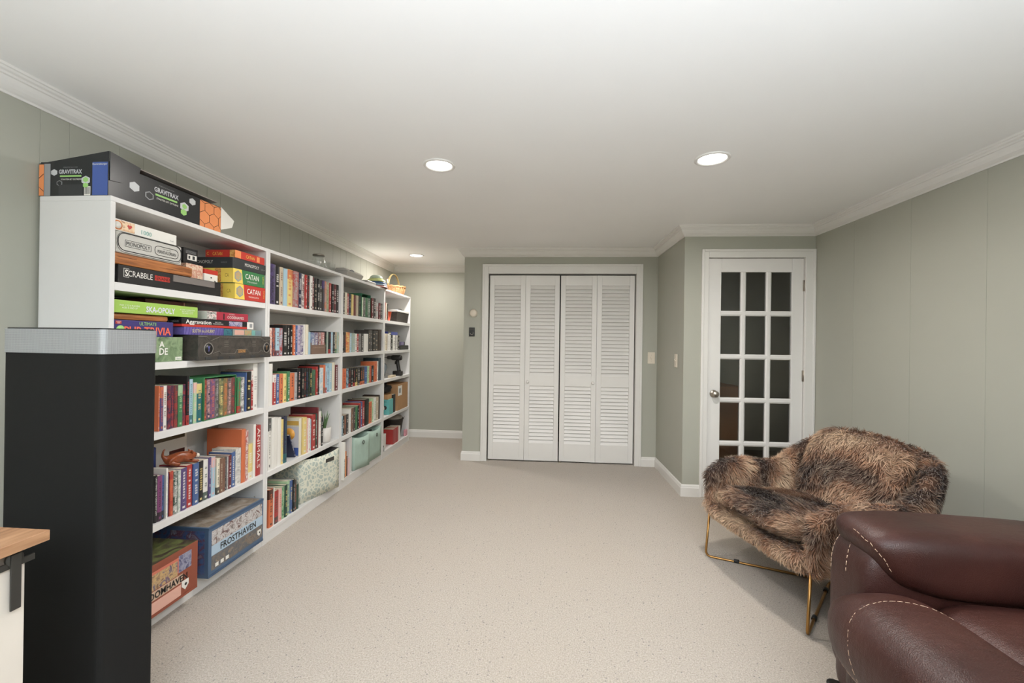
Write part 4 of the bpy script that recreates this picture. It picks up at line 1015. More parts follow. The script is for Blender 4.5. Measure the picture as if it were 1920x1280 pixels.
def hexprint(o, face, a0, a1, z0, z1):
    """orange field with dark honeycomb lines"""
    if face == 'front': box('honeycomb', P_O, o, 0, 0.0008, a0, a1, z0, z1); f = lambda u, v: (0.001, u, v)
    else: box('honeycomb', P_O, o, a0, a1, -0.0018, -0.001, z0, z1); f = lambda u, v: (u, -0.002, v)
    R = 0.034; mb = MB()
    clip = lambda u, v: (min(max(u, a0), a1), min(max(v, z0), z1))
    for i in range(-1, 6):
        for j in range(-1, 5):
            cx = a0 + i * R * math.sqrt(3) + (j % 2) * R * math.sqrt(3) / 2; cz = z0 + j * R * 1.5
            P = [(cx + R * math.cos(PI / 6 + k * PI / 3), cz + R * math.sin(PI / 6 + k * PI / 3)) for k in range(6)]
            for k in (0, 1, 5):
                p, q = clip(*P[k]), clip(*P[(k + 1) % 6])
                if math.dist(p, q) > R * 0.3 and a0 <= (P[k][0] + P[(k + 1) % 6][0]) / 2 <= a1 and z0 <= (P[k][1] + P[(k + 1) % 6][1]) / 2 <= z1: mb.tube([f(*p), f(*q)], 0.0011, 4)
    mb.build('honeycomb_lines', pm('umber', (64, 40, 30)), o)
hexprint(root, 'front', 0.44, 0.574, 0.002, 0.132); hexprint(root, 'near', -0.292, -0.272, 0.002, 0.124)
def nearp(m, a, b, c, d, name='print', k=0.0006): return box(name, m, root, a, b, -0.001 - k, -0.001, c, d)
nearp(P_GY, -0.270, -0.244, 0.001, 0.126); nearp(P_B, -0.066, -0.002, 0.002, 0.130, 'blue_label')
text('Ravensburger', P_W, root, (-0.034, -0.0018, 0.121), 'near', 0.009, 0.062)
for s, y0, fl, zz, pl_ in (('near', -0.158, 0, 0.094, 'near'), ('front', 0.255, 1, 0.096, 'front')):
    L = (lambda a, b: (a, -0.0018, b)) if s == 'near' else (lambda a, b: (0.0006, a, b)); k = 1.0 if s == 'near' else 1.25
    text('GRAVITRAX', pm('silver_letters', (200, 202, 206)), root, L(y0, zz), pl_, 0.017 * k, 0.098 * k, bold=0.03)
    text('STARTER-SET EXTREME', P_W, root, L(y0 + 0.004 * k, zz - 0.030 * k), pl_, 0.006 * k, 0.088 * k); text('INTERACTIVE TRACK SYSTEM', P_GY, root, L(y0, zz + 0.017 * k), pl_, 0.004, 0.06 * k)
    if s == 'near': nearp(P_LG, y0 - 0.045, y0 + 0.045, zz - 0.020, zz - 0.014)
    else: box('print', P_LG, root, 0, 0.0006, y0 - 0.055, y0 + 0.055, zz - 0.026, zz - 0.018)
def tilehex(a, b, r, m, s, k=0.0006):
    P = [(a + r * math.cos(PI / 6 + i * PI / 3), b + r * 0.85 * math.sin(PI / 6 + i * PI / 3)) for i in range(6)]
    (MB().prism(P, 1, -0.001 - k, -0.001) if s == 'near' else MB().prism(P, 0, 0, k)).build('tile_print', m, root)
TW = pm('tile_white', (204, 206, 208))
tilehex(-0.228, 0.092, 0.015, TW, 'near'); tilehex(-0.205, 0.050, 0.013, P_GY, 'near'); tilehex(-0.205, 0.050, 0.010, DKB, 'near', 0.0009); tilehex(-0.094, 0.060, 0.020, TW, 'near'); tilehex(-0.094, 0.062, 0.012, P_LG, 'near', 0.001); tilehex(-0.094, 0.040, 0.012, P_LG, 'near', 0.001)
nearp(P_GR, -0.208, -0.106, 0.002, 0.044); nearp(P_W, -0.100, -0.074, 0.001, 0.036, 'barcode')
for q in range(6): nearp(P_K, -0.097 + q * 0.0038, -0.0955 + q * 0.0038, 0.006, 0.033, 'barcode_bar', 0.001)
for a, b, r in ((0.105, 0.072, 0.024), (0.395, 0.105, 0.020)): tilehex(a, b, r, TW, 'front')
tilehex(0.172, 0.058, 0.022, P_GY, 'front'); tilehex(0.172, 0.058, 0.017, DKB, 'front', 0.001)
tilehex(0.350, 0.066, 0.026, TW, 'front'); tilehex(0.350, 0.068, 0.014, P_LG, 'front', 0.001); tilehex(0.346, 0.040, 0.018, P_LG, 'front', 0.0009)

GLS = NT('clear_glass'); gl = GLS.n('ShaderNodeBsdfGlossy', {'Color': (1, 1, 1, 1), 'Roughness': 0.03}); tr = GLS.n('ShaderNodeBsdfTransparent', {'Color': (0.97, 0.98, 0.975, 1)})
lw = GLS.n('ShaderNodeLayerWeight', {'Blend': 0.5}); mx = GLS.n('ShaderNodeMixShader', {0: GLS.math('MULTIPLY_ADD', GLS.math('POWER', lw.outputs['Facing'], 2.5), 0.7, 0.08), 1: tr.outputs[0], 2: gl.outputs[0]}); GLS.t.links.new(mx.outputs[0], GLS.t.nodes['Material Output'].inputs[0]); GLS = GLS.m
t = thing('glass_dish', 'low clear glass dish on top of the second bookcase', 'dish', (-1.79, 3.12, zt_)); MB().lathe([(0, 0), (0.04, 0), (0.085, 0.03), (0.09, 0.045), (0.086, 0.045), (0.08, 0.032), (0.038, 0.004), (0, 0.004)], seg=32).build('dish', GLS, t)
t = thing('glass_jar', 'clear glass jar with a metal-rimmed lid among the glassware', 'jar', (-1.80, 3.275, zt_))
MB().lathe([(0, 0), (0.044, 0), (0.048, 0.01), (0.048, 0.09), (0.042, 0.105), (0.042, 0.118), (0.039, 0.118), (0.039, 0.104), (0.045, 0.088), (0.045, 0.012), (0, 0.005)], seg=28).build('jar', GLS, t); MB().lathe([(0, 0.130), (0.043, 0.130), (0.045, 0.126), (0.045, 0.118), (0, 0.118)], seg=28).build('lid', paint('pewter', (150, 144, 134), 0.35, metal=0.7), t)
for k, (y, lab) in enumerate(((3.385, 'clear drinking glass next to the lidded jar'), (3.475, 'clear drinking glass between the jar and the grey pan'))):
    t = thing('drinking_glass', lab, 'glass', (-1.80, y, zt_), 0, 'glassware on top of the bookcases'); MB().lathe([(0, 0), (0.030, 0), (0.038, 0.095), (0.036, 0.095), (0.0275, 0.008), (0, 0.008)], seg=26).build('tumbler', GLS, t)
GREYM = paint('grey_enamel', (176, 172, 166), 0.35, 0.06)
t = thing('roasting_pan', 'light grey covered pan with an arched handle gap, on the bookcases', 'pan', (-1.69, 3.56, zt_))
MB().add([(-0.22, 0.02, 0), (-0.02, 0.02, 0), (-0.02, 0.30, 0), (-0.22, 0.30, 0), (-0.25, 0, 0.05), (0, 0, 0.05), (0, 0.32, 0.05), (-0.25, 0.32, 0.05)], [(0, 3, 2, 1), (4, 5, 6, 7), (0, 1, 5, 4), (1, 2, 6, 5), (2, 3, 7, 6), (3, 0, 4, 7)]).build('pan', GREYM, t, bevel=0.004)
MB().prism([(-0.25, 0.05), (0.0, 0.05), (-0.04, 0.078), (-0.21, 0.078)], 1, 0.0, 0.32).build('cover', GREYM, t, bevel=0.006)
MB().prism([(0.10 + 0.045 * math.cos(a), 0.052 + 0.022 * math.sin(a)) for a in [k * PI / 12 for k in range(13)]], 0, -0.014, -0.0125 + 0.002).build('handle_gap', P_GR, t)
t = thing('trinket', 'small crumpled metallic trinket between the pan and the grey tray', 'trinket', (-1.76, 3.935, zt_))
for k in range(5): MB().tube([(0.012 * math.cos(k * 1.3), 0.02 * math.sin(k * 1.7), 0), (0.02 * math.sin(k), 0.02 * math.cos(k * 2), 0.03), (0.01, 0.015 * math.sin(k * 3), 0.05 - 0.004 * k)], 0.006, 6).build('strip', METAL, t)
gbox('baking_tin', 'flat grey tin lying beside the pastel bowls', 'tin', GREYM, -1.70, 3.99, 4.195, zt_, 0.034, 0.2, group=None, bevel=0.006)
bowls = [((222, 160, 152), 0.118, 0.0, 'pink bowl at the bottom of the nested pastel stack', 0.032), ((176, 200, 220), 0.110, 0.020, 'pale blue bowl just above the pink one', 0.034), ((64, 100, 150), 0.104, 0.040, 'blue bowl in the middle of the nested stack', 0.034), ((206, 214, 140), 0.098, 0.060, 'lime yellow bowl near the top of the nested stack', 0.036), ((198, 214, 198), 0.066, 0.094, 'small mint bowl capping the nested stack', 0.036)]
for c, r, z_, lab, hh in bowls:
    m = paint('bowl_%d_%d_%d' % c, c, 0.35)
    t = thing('bowl', lab + ', upside down', 'bowl', (-1.755, 4.335, zt_ + z_), 0, 'nested pastel bowls')
    MB().lathe([(r, 0), (r + 0.004, 0.003), (r, 0.008), (r * 0.90, hh * 0.6), (r * 0.7, hh * 0.92), (r * 0.4, hh), (0, hh), (0, hh - 0.003), (r * 0.4, hh - 0.003), (r * 0.68, hh * 0.92 - 0.003), (r * 0.875, hh * 0.6), (r - 0.004, 0.006), (r - 0.004, 0.0), (r, 0)], seg=36).build('bowl', m, t)
# round handled wicker basket
WICK = NT('honey_wicker'); o_ = WICK.obj(); w1 = WICK.n('ShaderNodeTexWave', {'Vector': o_, 'Scale': 34.0, 'Distortion': 2.5}, bands_direction='Z').outputs[0]
WICK = WICK.set(base=WICK.ramp(w1, [(0.1, rgb(142, 92, 54)), (0.6, rgb(206, 154, 104)), (1, rgb(222, 176, 128))]), rough=0.6, normal=WICK.bump(w1, 0.6, 0.004))
t = thing('handled_basket', 'round honey wicker basket with a tall arched handle, on the farthest bookcase', 'basket', (-1.815, 5.02, zt_))
MB().lathe([(0, 0), (0.10, 0), (0.118, 0.02), (0.137, 0.09), (0.142, 0.10), (0.134, 0.10), (0.113, 0.022), (0.098, 0.006), (0, 0.006)], seg=40).build('body', WICK, t)
for zz, rr in ((0.10, 0.139), (0.092, 0.140), (0.010, 0.106)):
    MB().tube([(rr * math.cos(a), rr * math.sin(a), zz + 0.0025 * math.sin(12 * a)) for a in [2 * PI * k / 60 for k in range(60)]], 0.0055, 6, closed=True).build('braid', WICK, t)
for k in range(24):
    a = 2 * PI * k / 24; MB().tube([(q * math.cos(a), q * math.sin(a), zz) for q, zz in ((0.104, 0.004), (0.122, 0.022), (0.139, 0.09))], 0.0035, 5).build('stake', WICK, t)
ARCH = paint('green_cane', (158, 142, 96), 0.55, 0.12)
for dx in (-0.006, 0.006): MB().tube([(dx + 0.02 * math.cos(a), 0.132 * math.cos(a), 0.085 + 0.165 * math.sin(a)) for a in [PI * k / 20 for k in range(21)]], 0.0055, 8).build('handle', ARCH, t)
box('paper_tag', P_PK, t, -0.008, -0.005, -0.118, -0.085, 0.155, 0.20, rot=(0.4, 0, 0)).location = (0, -0.02, 0.02)

# ---------------------------------------------------------------- black tower loudspeaker
ang = math.atan2(0.995, 0.1) - PI / 2                      # slight turn
t = thing('tower_speaker', 'tall black tower loudspeaker with a silver grille band at the top', 'loudspeaker', (-1.227, 1.10, 0), ang)
CLOTH = NT('speaker_cloth'); o_ = CLOTH.obj(); nz = CLOTH.noise(900, 2, o_).outputs[0]
CLOTH = CLOTH.set(base=CLOTH.ramp(nz, [(0.3, rgb(15, 15, 15)), (0.7, rgb(25, 25, 24))]), rough=0.75, spec=0.25, normal=CLOTH.bump(nz, 0.25, 0.002))
def rounded(x0, x1, y0, y1, r, n=6):
    P = []
    for cx, cy, a0 in ((x1 - r, y1 - r, 0), (x0 + r, y1 - r, PI / 2), (x0 + r, y0 + r, PI), (x1 - r, y0 + r, 1.5 * PI)):
        P += [(cx + r * math.cos(a0 + k * PI / 2 / n), cy + r * math.sin(a0 + k * PI / 2 / n)) for k in range(n + 1)]
    return P
MB().prism(rounded(-0.362, -0.002, 0.002, 0.160, 0.018), 2, 0.03, 1.200, smooth=False).build('cabinet', CLOTH, t)
GRL = NT('perforated_silver'); o_ = GRL.obj(); sp = GRL.n('ShaderNodeSeparateXYZ', {0: o_})
fr_ = lambda s, k: GRL.math('ABSOLUTE', GRL.math('SUBTRACT', GRL.math('FRACT', GRL.math('MULTIPLY', s, k)), 0.5))
hole = GRL.math('MULTIPLY', GRL.math('LESS_THAN', fr_(GRL.math('ADD', sp.outputs[0], sp.outputs[1]), 330.0), 0.30), GRL.math('LESS_THAN', fr_(sp.outputs[2], 330.0), 0.30))
GRL = GRL.set(base=GRL.mix(GRL.math('MULTIPLY', hole, 0.6), rgb(178, 180, 182), rgb(70, 72, 74)), rough=0.42, metal=0.35)
MB().prism(rounded(-0.364, 0.0, 0.0, 0.162, 0.019), 2, 1.2005, 1.270).build('grille_band', GRL, t)
MB().prism(rounded(-0.360, -0.004, 0.004, 0.158, 0.018), 2, 1.270, 1.274).build('top_cap', paint('dark_cap', (40, 40, 40), 0.35), t)
MB().prism(rounded(-0.375, 0.012, -0.012, 0.174, 0.02), 2, 0.0, 0.03).build('plinth', BLK, t, bevel=0.003)

# ---------------------------------------------------------------- barn-door console at the left edge
OAK = NT('warm_oak'); wv = OAK.noise(7, 6, OAK.n('ShaderNodeMapping', {'Vector': OAK.obj(), 'Scale': (12, 1.0, 12)}).outputs[0]); OAK = OAK.set(base=OAK.ramp(wv.outputs[0], [(0.25, rgb(112, 76, 50)), (0.5, rgb(160, 120, 88)), (0.75, rgb(180, 140, 106))]), rough=0.45)
CREAM = paint('cream_board', (214, 206, 196), 0.5, 0.02); IRON = paint('black_iron', (44, 42, 38), 0.5)
t = thing('console_cabinet', 'white console cabinet with oak top and black sliding-door hardware', 'cabinet', (-1.14, 0.911, 0))
box('top', OAK, t, -0.42, 0, -1.35, 0, 0.776, 0.80, 0.0015)
box('body', CREAM, t, -0.40, -0.045, -1.33, -0.024, 0.06, 0.776, 0.002)
for y in (-1.30, -0.06): box('foot', CREAM, t, -0.38, -0.06, y - 0.02, y + 0.02, 0, 0.06)
d = box('sliding_door', CREAM, t, -0.045, -0.029, -0.46, -0.030, 0.075, 0.742, 0.002)
for a, b in ((-0.46, -0.41), (-0.075, -0.030)): box('door_stile', CREAM, d, -0.029, -0.024, a, b, 0.075, 0.742, 0.001)
for a, b in ((0.075, 0.13), (0.69, 0.742)): box('door_rail', CREAM, d, -0.029, -0.0242, -0.41, -0.075, a, b, 0.001)
d2 = box('sliding_door', CREAM, t, -0.045, -0.029, -1.31, -0.88, 0.075, 0.742, 0.002)
box('rail', IRON, t, -0.024, -0.019, -1.34, -0.014, 0.738, 0.752, 0.001)
for y in (-0.0515, -0.43, -0.92, -1.29):
    hg = box('hanger_strap', IRON, t, -0.019, -0.015, y - 0.0095, y + 0.0095, 0.645, 0.768, 0.001)
    MB().lathe([(0, 0), (0.016, 0), (0.016, 0.006), (0, 0.006)], seg=18, axis=0).build('wheel', IRON, hg, (-0.0245, y - 0.0, 0.757))
# ---------------------------------------------------------------- shaggy fur lounge chair on a gold wire frame
def fur_mat():
    t = NT('shaggy_fur'); a = t.n('ShaderNodeAttribute', attribute_name='fur')
    return t.set(base=a.outputs['Color'], rough=0.62, spec=0.25, sheen=0.15)
FUR = fur_mat()
def furry(o, density, length, seed, flow):
    """grow tapered hairs on a built mesh (modifiers applied) and join them to it"""
    dg = bpy.context.evaluated_depsgraph_get(); dg.update()
    me = bpy.data.meshes.new_from_object(o.evaluated_get(dg)); o.modifiers.clear()
    bm = bmesh.new(); bm.from_mesh(me); bmesh.ops.recalc_face_normals(bm, faces=bm.faces); bm.to_mesh(me); bm.free(); me.update(); me.calc_loop_triangles()
    nv = len(me.vertices); V = np.empty(nv * 3); me.vertices.foreach_get('co', V); V = V.reshape(-1, 3)
    NV = np.empty(nv * 3); me.vertices.foreach_get('normal', NV); NV = NV.reshape(-1, 3)
    Tn = len(me.loop_triangles); T3 = np.empty(Tn * 3, dtype=np.int64); me.loop_triangles.foreach_get('vertices', T3); T3 = T3.reshape(-1, 3)
    A, B, C = V[T3[:, 0]], V[T3[:, 1]], V[T3[:, 2]]
    ar = np.linalg.norm(np.cross(B - A, C - A), axis=1) / 2; n = int(ar.sum() * density)
    rs = np.random.RandomState(seed); ti = rs.choice(Tn, n, p=ar / ar.sum()); r1 = np.sqrt(rs.rand(n, 1)); r2 = rs.rand(n, 1)
    w0, w1, w2 = 1 - r1, r1 * (1 - r2), r1 * r2
    P = A[ti] * w0 + B[ti] * w1 + C[ti] * w2
    N = NV[T3[ti, 0]] * w0 + NV[T3[ti, 1]] * w1 + NV[T3[ti, 2]] * w2; N /= np.linalg.norm(N, axis=1, keepdims=True) + 1e-9
    nz = np.array([list(noise.noise_vector(Vector(p) * 7.0)) + list(noise.noise_vector(Vector(p) * 26.0 + Vector((5, 3, 1)))) for p in P])
    Fl = np.array(flow)[None, :] + 1.1 * nz[:, :3] + 0.9 * nz[:, 3:] + 0.25 * rs.randn(n, 3)
    Fl -= N * (Fl * N).sum(1, keepdims=True); Fl /= np.linalg.norm(Fl, axis=1, keepdims=True) + 1e-9
    ln = length * (0.65 + 0.6 * rs.rand(n, 1)) * (1 + 0.35 * nz[:, :1])
    side = np.cross(N, Fl); wd = 0.0013 + 0.0009 * rs.rand(n, 1)
    side = side * np.cos(0.9 * rs.randn(n, 1)) + N * 0.35 * np.sin(rs.randn(n, 1)); side /= np.linalg.norm(side, axis=1, keepdims=True)
    q1 = P + (N * 0.42 + Fl * 0.35) * ln * 0.5; q2 = P + (N * 0.50 + Fl * 0.86) * ln; P0 = P - N * 0.002
    HV = np.stack([P0 - side * wd, P0 + side * wd, q1 - side * wd * 0.85, q1 + side * wd * 0.85, q2], 1).reshape(-1, 3)
    # colour: broad warm brown, near-black and frosted streaks, frosted tips
    def patch(p): return noise.noise(Vector((p[0] * 5.5, p[1] * 3.0, p[2] * 5.5)) + Vector((9.1, 2.2, seed))) + 0.5 * noise.noise(Vector(p) * 13.0)
    def cols(pts):
        k = np.array([patch(p) for p in pts]); s = np.clip((k + 0.38) / 0.98, 0, 1)[:, None]
        dark, mid, lite = (np.array([[lin(a), lin(b), lin(c)]]) for a, b, c in ((60, 36, 25), (144, 102, 75), (200, 170, 140)))
        return np.where(s < 0.5, dark + (mid - dark) * s * 2, mid + (lite - mid) * (s - 0.5) * 2)
    base = cols(P) * (0.75 + 0.5 * rs.rand(n, 1)); frost = np.array([[lin(224), lin(204), lin(180)]]); fk = (0.16 + 0.4 * (rs.rand(n, 1) > 0.62))
    tip = base * (1 - fk) + frost * fk
    HC = np.stack([base * 0.55, base * 0.55, base * 0.95, base * 0.95, tip], 1).reshape(-1, 3)
    SC_ = cols(V) * 0.5
    k = nv + 5 * np.arange(n)
    f4 = np.stack([k, k + 1, k + 3, k + 2], 1); f3 = np.stack([k + 2, k + 3, k + 4], 1)
    faces = [tuple(p.vertices) for p in me.polygons] + f4.tolist() + f3.tolist()
    m2 = bpy.data.meshes.new(o.name); m2.from_pydata(np.concatenate([V, HV]).tolist(), [], faces)
    at = m2.color_attributes.new('fur', 'FLOAT_COLOR', 'POINT'); allc = np.concatenate([SC_, HC]); allc = np.concatenate([allc, np.ones((len(allc), 1))], 1)
    at.data.foreach_set('color', np.clip(allc, 0, 1).ravel().astype(np.float32))
    m2.materials.append(FUR); m2.polygons.foreach_set('use_smooth', [True] * len(m2.polygons)); m2.update()
    o.data = m2
chair = thing('lounge_chair', 'brown shaggy fur lounge chair with winged back on a gold wire base', 'armchair', (1.055, 2.262, 0), math.atan2(0.249, 0.969))
# wrap-around shell: path from the near arm front round the back to the far arm front
ctrl = [(0.015, -0.345), (0.10, -0.362), (0.22, -0.368), (0.34, -0.366), (0.44, -0.358), (0.53, -0.338), (0.615, -0.300), (0.655, -0.225), (0.668, -0.11), (0.67, 0.0)]
ctrl = ctrl + [(x, -y) for x, y in ctrl[-2::-1]]
top = [0.505, 0.565, 0.575, 0.560, 0.545, 0.570, 0.690, 0.742, 0.755, 0.757]; top = top + top[-2::-1]
bot = [0.262, 0.262, 0.255, 0.250, 0.245, 0.24, 0.24, 0.24, 0.24, 0.24]; bot = bot + bot[-2::-1]
lean = [0.02, 0.03, 0.03, 0.04, 0.06, 0.10, 0.20, 0.28, 0.30, 0.30]; lean = lean + lean[-2::-1]
def shell():
    mb = MB(); n = len(ctrl); M = 12; th = 0.046
    def P(i, j):
        p = Vector((*ctrl[i], 0)); a = Vector((*ctrl[max(i - 1, 0)], 0)); b = Vector((*ctrl[min(i + 1, n - 1)], 0)); d = (b - a).normalized(); out = Vector((d.y, -d.x, 0))
        zt, z0 = top[i], bot[i]; e = 0.55 if i in (0, n - 1) else 1.0
        prof = [(-1, 0.08), (-1, 0.3), (-1, 0.55), (-1, 0.8), (-0.9, 0.95), (0, 1.0), (0.9, 0.95), (1, 0.8), (1, 0.55), (1, 0.3), (1, 0.08), (0, 0.0)]
        s, v = prof[j]; z = z0 + (zt - z0) * v
        return tuple(p + out * (s * th * e + lean[i] * (z - 0.26) * (1.0 if v > 0 else 0)) + Vector((0, 0, z)))
    mb.grid(P, n, M, closev=True)
    for i, rev in ((0, False), (n - 1, True)):
        f = tuple(i * M + j for j in range(M)); mb.f.append(f if rev else f[::-1]); mb.mi.append(0); mb.sm.append(True)
    return mb.build('shell', FUR, chair, subsurf=2)
s_ = shell(); furry(s_, 26000, 0.036, 1, (0.1, 0, -0.7))
def pillow(name, cx, cy, cz, lx, ly, lz, rot, sag=0.0, power=4.0):
    """a soft superellipse cushion: lx, ly, lz are half sizes"""
    mb = MB(); nu, nv = 36, 18
    sg = lambda q, e: math.copysign(abs(q) ** e, q)
    def P(i, j):
        a = 2 * PI * i / nu; b = -PI / 2 + PI * j / (nv - 1); e = 2 / power
        x = lx * sg(math.cos(b), 0.55) * sg(math.cos(a), e); y = ly * sg(math.cos(b), 0.55) * sg(math.sin(a), e)
        z = lz * math.sin(b) * (1 - sag * ((x / lx) ** 2 + (y / ly) ** 2) * 0.5)
        return (x, y, z)
    mb.grid(P, nu, nv, closeu=True)
    return mb.build(name, FUR, chair, (cx, cy, cz), rot)
o = pillow('seat_cushion', 0.265, 0, 0.385, 0.300, 0.288, 0.056, (0, math.radians(5), 0)); furry(o, 26000, 0.034, 2, (-0.9, 0, -0.2))
o = pillow('back_cushion', 0.600, 0, 0.580, 0.225, 0.262, 0.066, (0, math.radians(-66), 0)); furry(o, 26000, 0.038, 3, (-0.8, 0, 0.0))
# seat pan with the sagging front lip
mb = MB(); n = 13
def PP(i, j):
    y = -0.335 + 0.67 * i / (n - 1); q = (y / 0.335) ** 2
    prof = [(0.62, 0.245), (0.3, 0.235), (0.06, 0.238), (-0.010, 0.262), (-0.020, 0.300), (-0.005, 0.330), (0.04, 0.338), (0.3, 0.33), (0.62, 0.32)]
    x, z = prof[j]; return (x, y, z - 0.010 * (1 - q) * (1 if x < 0.1 else 0))
mb.grid(PP, n, 9); mb.f.append(tuple(range(9))); mb.mi.append(0); mb.sm.append(True); mb.f.append(tuple((n - 1) * 9 + k for k in range(9))[::-1]); mb.mi.append(0); mb.sm.append(True)
o = mb.build('seat_base', FUR, chair, subsurf=1); furry(o, 24000, 0.028, 4, (-0.2, 0, -0.8))
GOLD = paint('brushed_gold', (170, 128, 74), 0.32, 0.06, metal=0.85)
FEETM = paint('black_rubber', (34, 33, 32), 0.6)
def bend(P, r=0.035, n=5):
    out = [Vector(P[0])]
    for a, b, c in zip(P, P[1:], P[2:]):
        a, b, c = Vector(a), Vector(b), Vector(c); u = (a - b).normalized(); w = (c - b).normalized(); k = min(r, (a - b).length / 2.2, (c - b).length / 2.2)
        for i in range(n + 1): q = i / n; out.append((b + u * k) * (1 - q) ** 2 + b * 2 * q * (1 - q) + (b + w * k) * q ** 2)
    return out + [Vector(P[-1])]
for s in (-1, 1):
    MB().tube(bend([(0.02, 0.345 * s, 0.275), (0.0, 0.35 * s, 0.0065), (0.47, 0.012 * s, 0.0065), (0.60, 0.25 * s, 0.262)]), 0.0065, 10).build('wire_leg', GOLD, chair)
    for q in (0.28, 0.82): MB().lathe([(0.0085, -0.014), (0.0105, -0.012), (0.0105, 0.012), (0.0085, 0.014)], seg=12, axis=0).build('floor_glide', FEETM, chair, (0.47 * q, 0.35 * s + (0.012 - 0.35) * s * q, 0.0106), (0, 0, math.atan2((0.012 - 0.35) * s, 0.47)))

# ---------------------------------------------------------------- brown leather recliner
def leather():
    t = NT('brown_leather'); o = t.obj()
    big = t.noise(3.0, 4, o).outputs[0]; cell = t.n('ShaderNodeTexVoronoi', {'Vector': o, 'Scale': 340.0}).outputs['Distance']; wr = t.noise(22, 5, t.n('ShaderNodeMapping', {'Vector': o, 'Scale': (1, 2.2, 1)}).outputs[0]).outputs[0]
    c = t.ramp(big, [(0.3, rgb(40, 20, 17)), (0.55, rgb(57, 30, 25)), (0.75, rgb(72, 41, 34))])
    h = t.math('ADD', t.math('MULTIPLY', cell, 0.25), t.math('MULTIPLY', wr, 0.8))
    return t.set(base=c, rough=0.40, spec=0.42, normal=t.bump(h, 0.35, 0.007))
LEA = leather(); THREAD = paint('stitch_thread', (206, 178, 152), 0.6)
rec = thing('leather_recliner', 'dark brown leather recliner with pale contrast stitching', 'armchair', (0, 0, 0))
def soft(name, x0, x1, y0, y1, z0, z1, fn=None, n=(14, 14, 8), power=6.0, parent=rec):
    """a padded block: rounded box grid pushed through fn for its sags and slants"""
    mb = MB(); cx, cy, cz = (x0 + x1) / 2, (y0 + y1) / 2, (z0 + z1) / 2; hx, hy, hz = (x1 - x0) / 2, (y1 - y0) / 2, (z1 - z0) / 2
    nu, nv = 56, 24; sg = lambda q, e: math.copysign(abs(q) ** e, q); e = 2 / power
    def P(i, j):
        a = 2 * PI * (i + 0.5) / nu; b = -PI / 2 + PI * j / (nv - 1)
        p = (cx + hx * sg(math.cos(b), e * 1.1) * sg(math.cos(a), e), cy + hy * sg(math.cos(b), e * 1.1) * sg(math.sin(a), e), cz + hz * sg(math.sin(b), e * 1.4))
        return fn(*p) if fn else p
    mb.grid(P, nu, nv, closeu=True)
    return mb.build(name, LEA, parent)
def stitch(pts, parent, name='stitching', step=0.0105, r=0.0011, lift=0.0):
    """a dashed seam: short thread tubes along a smooth path"""
    bvh = BVHTree.FromPolygons([v.co for v in parent.data.vertices], [p.vertices for p in parent.data.polygons])
    P = [Vector(p) for p in pts]; sm = []
    for i in range(len(P) - 1):
        p0, p1, p2, p3 = P[max(i - 1, 0)], P[i], P[i + 1], P[min(i + 2, len(P) - 1)]
        for k in range(12): q = k / 12; sm.append(0.5 * ((2 * p1) + (p2 - p0) * q + (2 * p0 - 5 * p1 + 4 * p2 - p3) * q * q + (3 * p1 - p0 - 3 * p2 + p3) * q ** 3))
    sm.append(P[-1]); snap = [bvh.find_nearest(p) for p in sm]; sm = [a + (p - a).normalized() * 0.0004 for (a, n_, _, _), p in zip(snap, sm)]
    mb = MB(); acc = 0.0; seg = [sm[0]]; on = True
    for a, b in zip(sm, sm[1:]):
        d = (b - a).length; acc += d; seg.append(b)
        if acc >= (step if on else step * 0.45):
            if on: mb.tube([seg[0], seg[-1]], r, 5)
            seg = [b]; acc = 0; on = not on
    return mb.build(name, THREAD, parent)
AY0, AY1 = 1.435, 1.70
# far arm: body, front facing and pillow top
abody = soft('arm_body', 1.048, 1.95, 1.455, 1.675, 0.05, 0.625, lambda x, y, z: (x, y, z - 0.03 * (x - 1.0)), power=7)
def arm_top(x, y, z):
    q = (x - 1.0) / 0.9
    x2 = x + (0.665 - z) * 0.58 * max(0, 1 - q * 1.8)
    wr = 0.006 * math.sin(x * 34 + y * 9) * max(0, 1 - q * 3.5)
    return (x2, y + wr * 0.5, z - 0.030 * q - 0.03 * max(0, q - 0.85) * 6 + wr * 0.4)
pad = soft('arm_pad', 1.022, 1.90, 1.408, 1.700, 0.450, 0.672, arm_top, power=4.6)
stitch([(1.018, 1.545, 0.648), (1.020, 1.480, 0.632), (1.026, 1.435, 0.600), (1.036, 1.412, 0.568), (1.048, 1.404, 0.535), (1.058, 1.402, 0.505)], pad)
stitch([(1.07, 1.60, 0.63), (1.05, 1.585, 0.61), (1.045, 1.570, 0.57), (1.045, 1.562, 0.52), (1.045, 1.558, 0.47)], abody); stitch([(1.06, 1.668, 0.60), (1.045, 1.655, 0.57), (1.045, 1.645, 0.52), (1.045, 1.640, 0.45)], abody)
# seat: front roll, main cushion, drop panel below
NY = 0.80
def roll(x, y, z):
    k = max(0, min(1, (y - NY) / (1.44 - NY)))
    return (x - 0.012 * math.sin(k * PI), y, z + 0.010 * math.sin(k * PI) - 0.10 * max(0, 1.02 - x) * (1 if z > 0.42 else 0))
fr = soft('seat_front', 0.865, 1.170, NY, 1.448, 0.270, 0.524, roll, power=3.8)
stitch([(0.905, 1.22, 0.335), (0.902, 1.245, 0.375), (0.910, 1.262, 0.425), (0.945, 1.285, 0.462), (1.0, 1.298, 0.484), (1.06, 1.285, 0.494), (1.105, 1.25, 0.492), (1.14, 1.20, 0.482)], fr)
stitch([(0.905, 1.22, 0.335), (0.915, 1.19, 0.30), (0.93, 1.16, 0.28)], fr); stitch([(0.905, 1.235, 0.345), (0.897, 1.30, 0.330), (0.897, 1.34, 0.326)], fr)
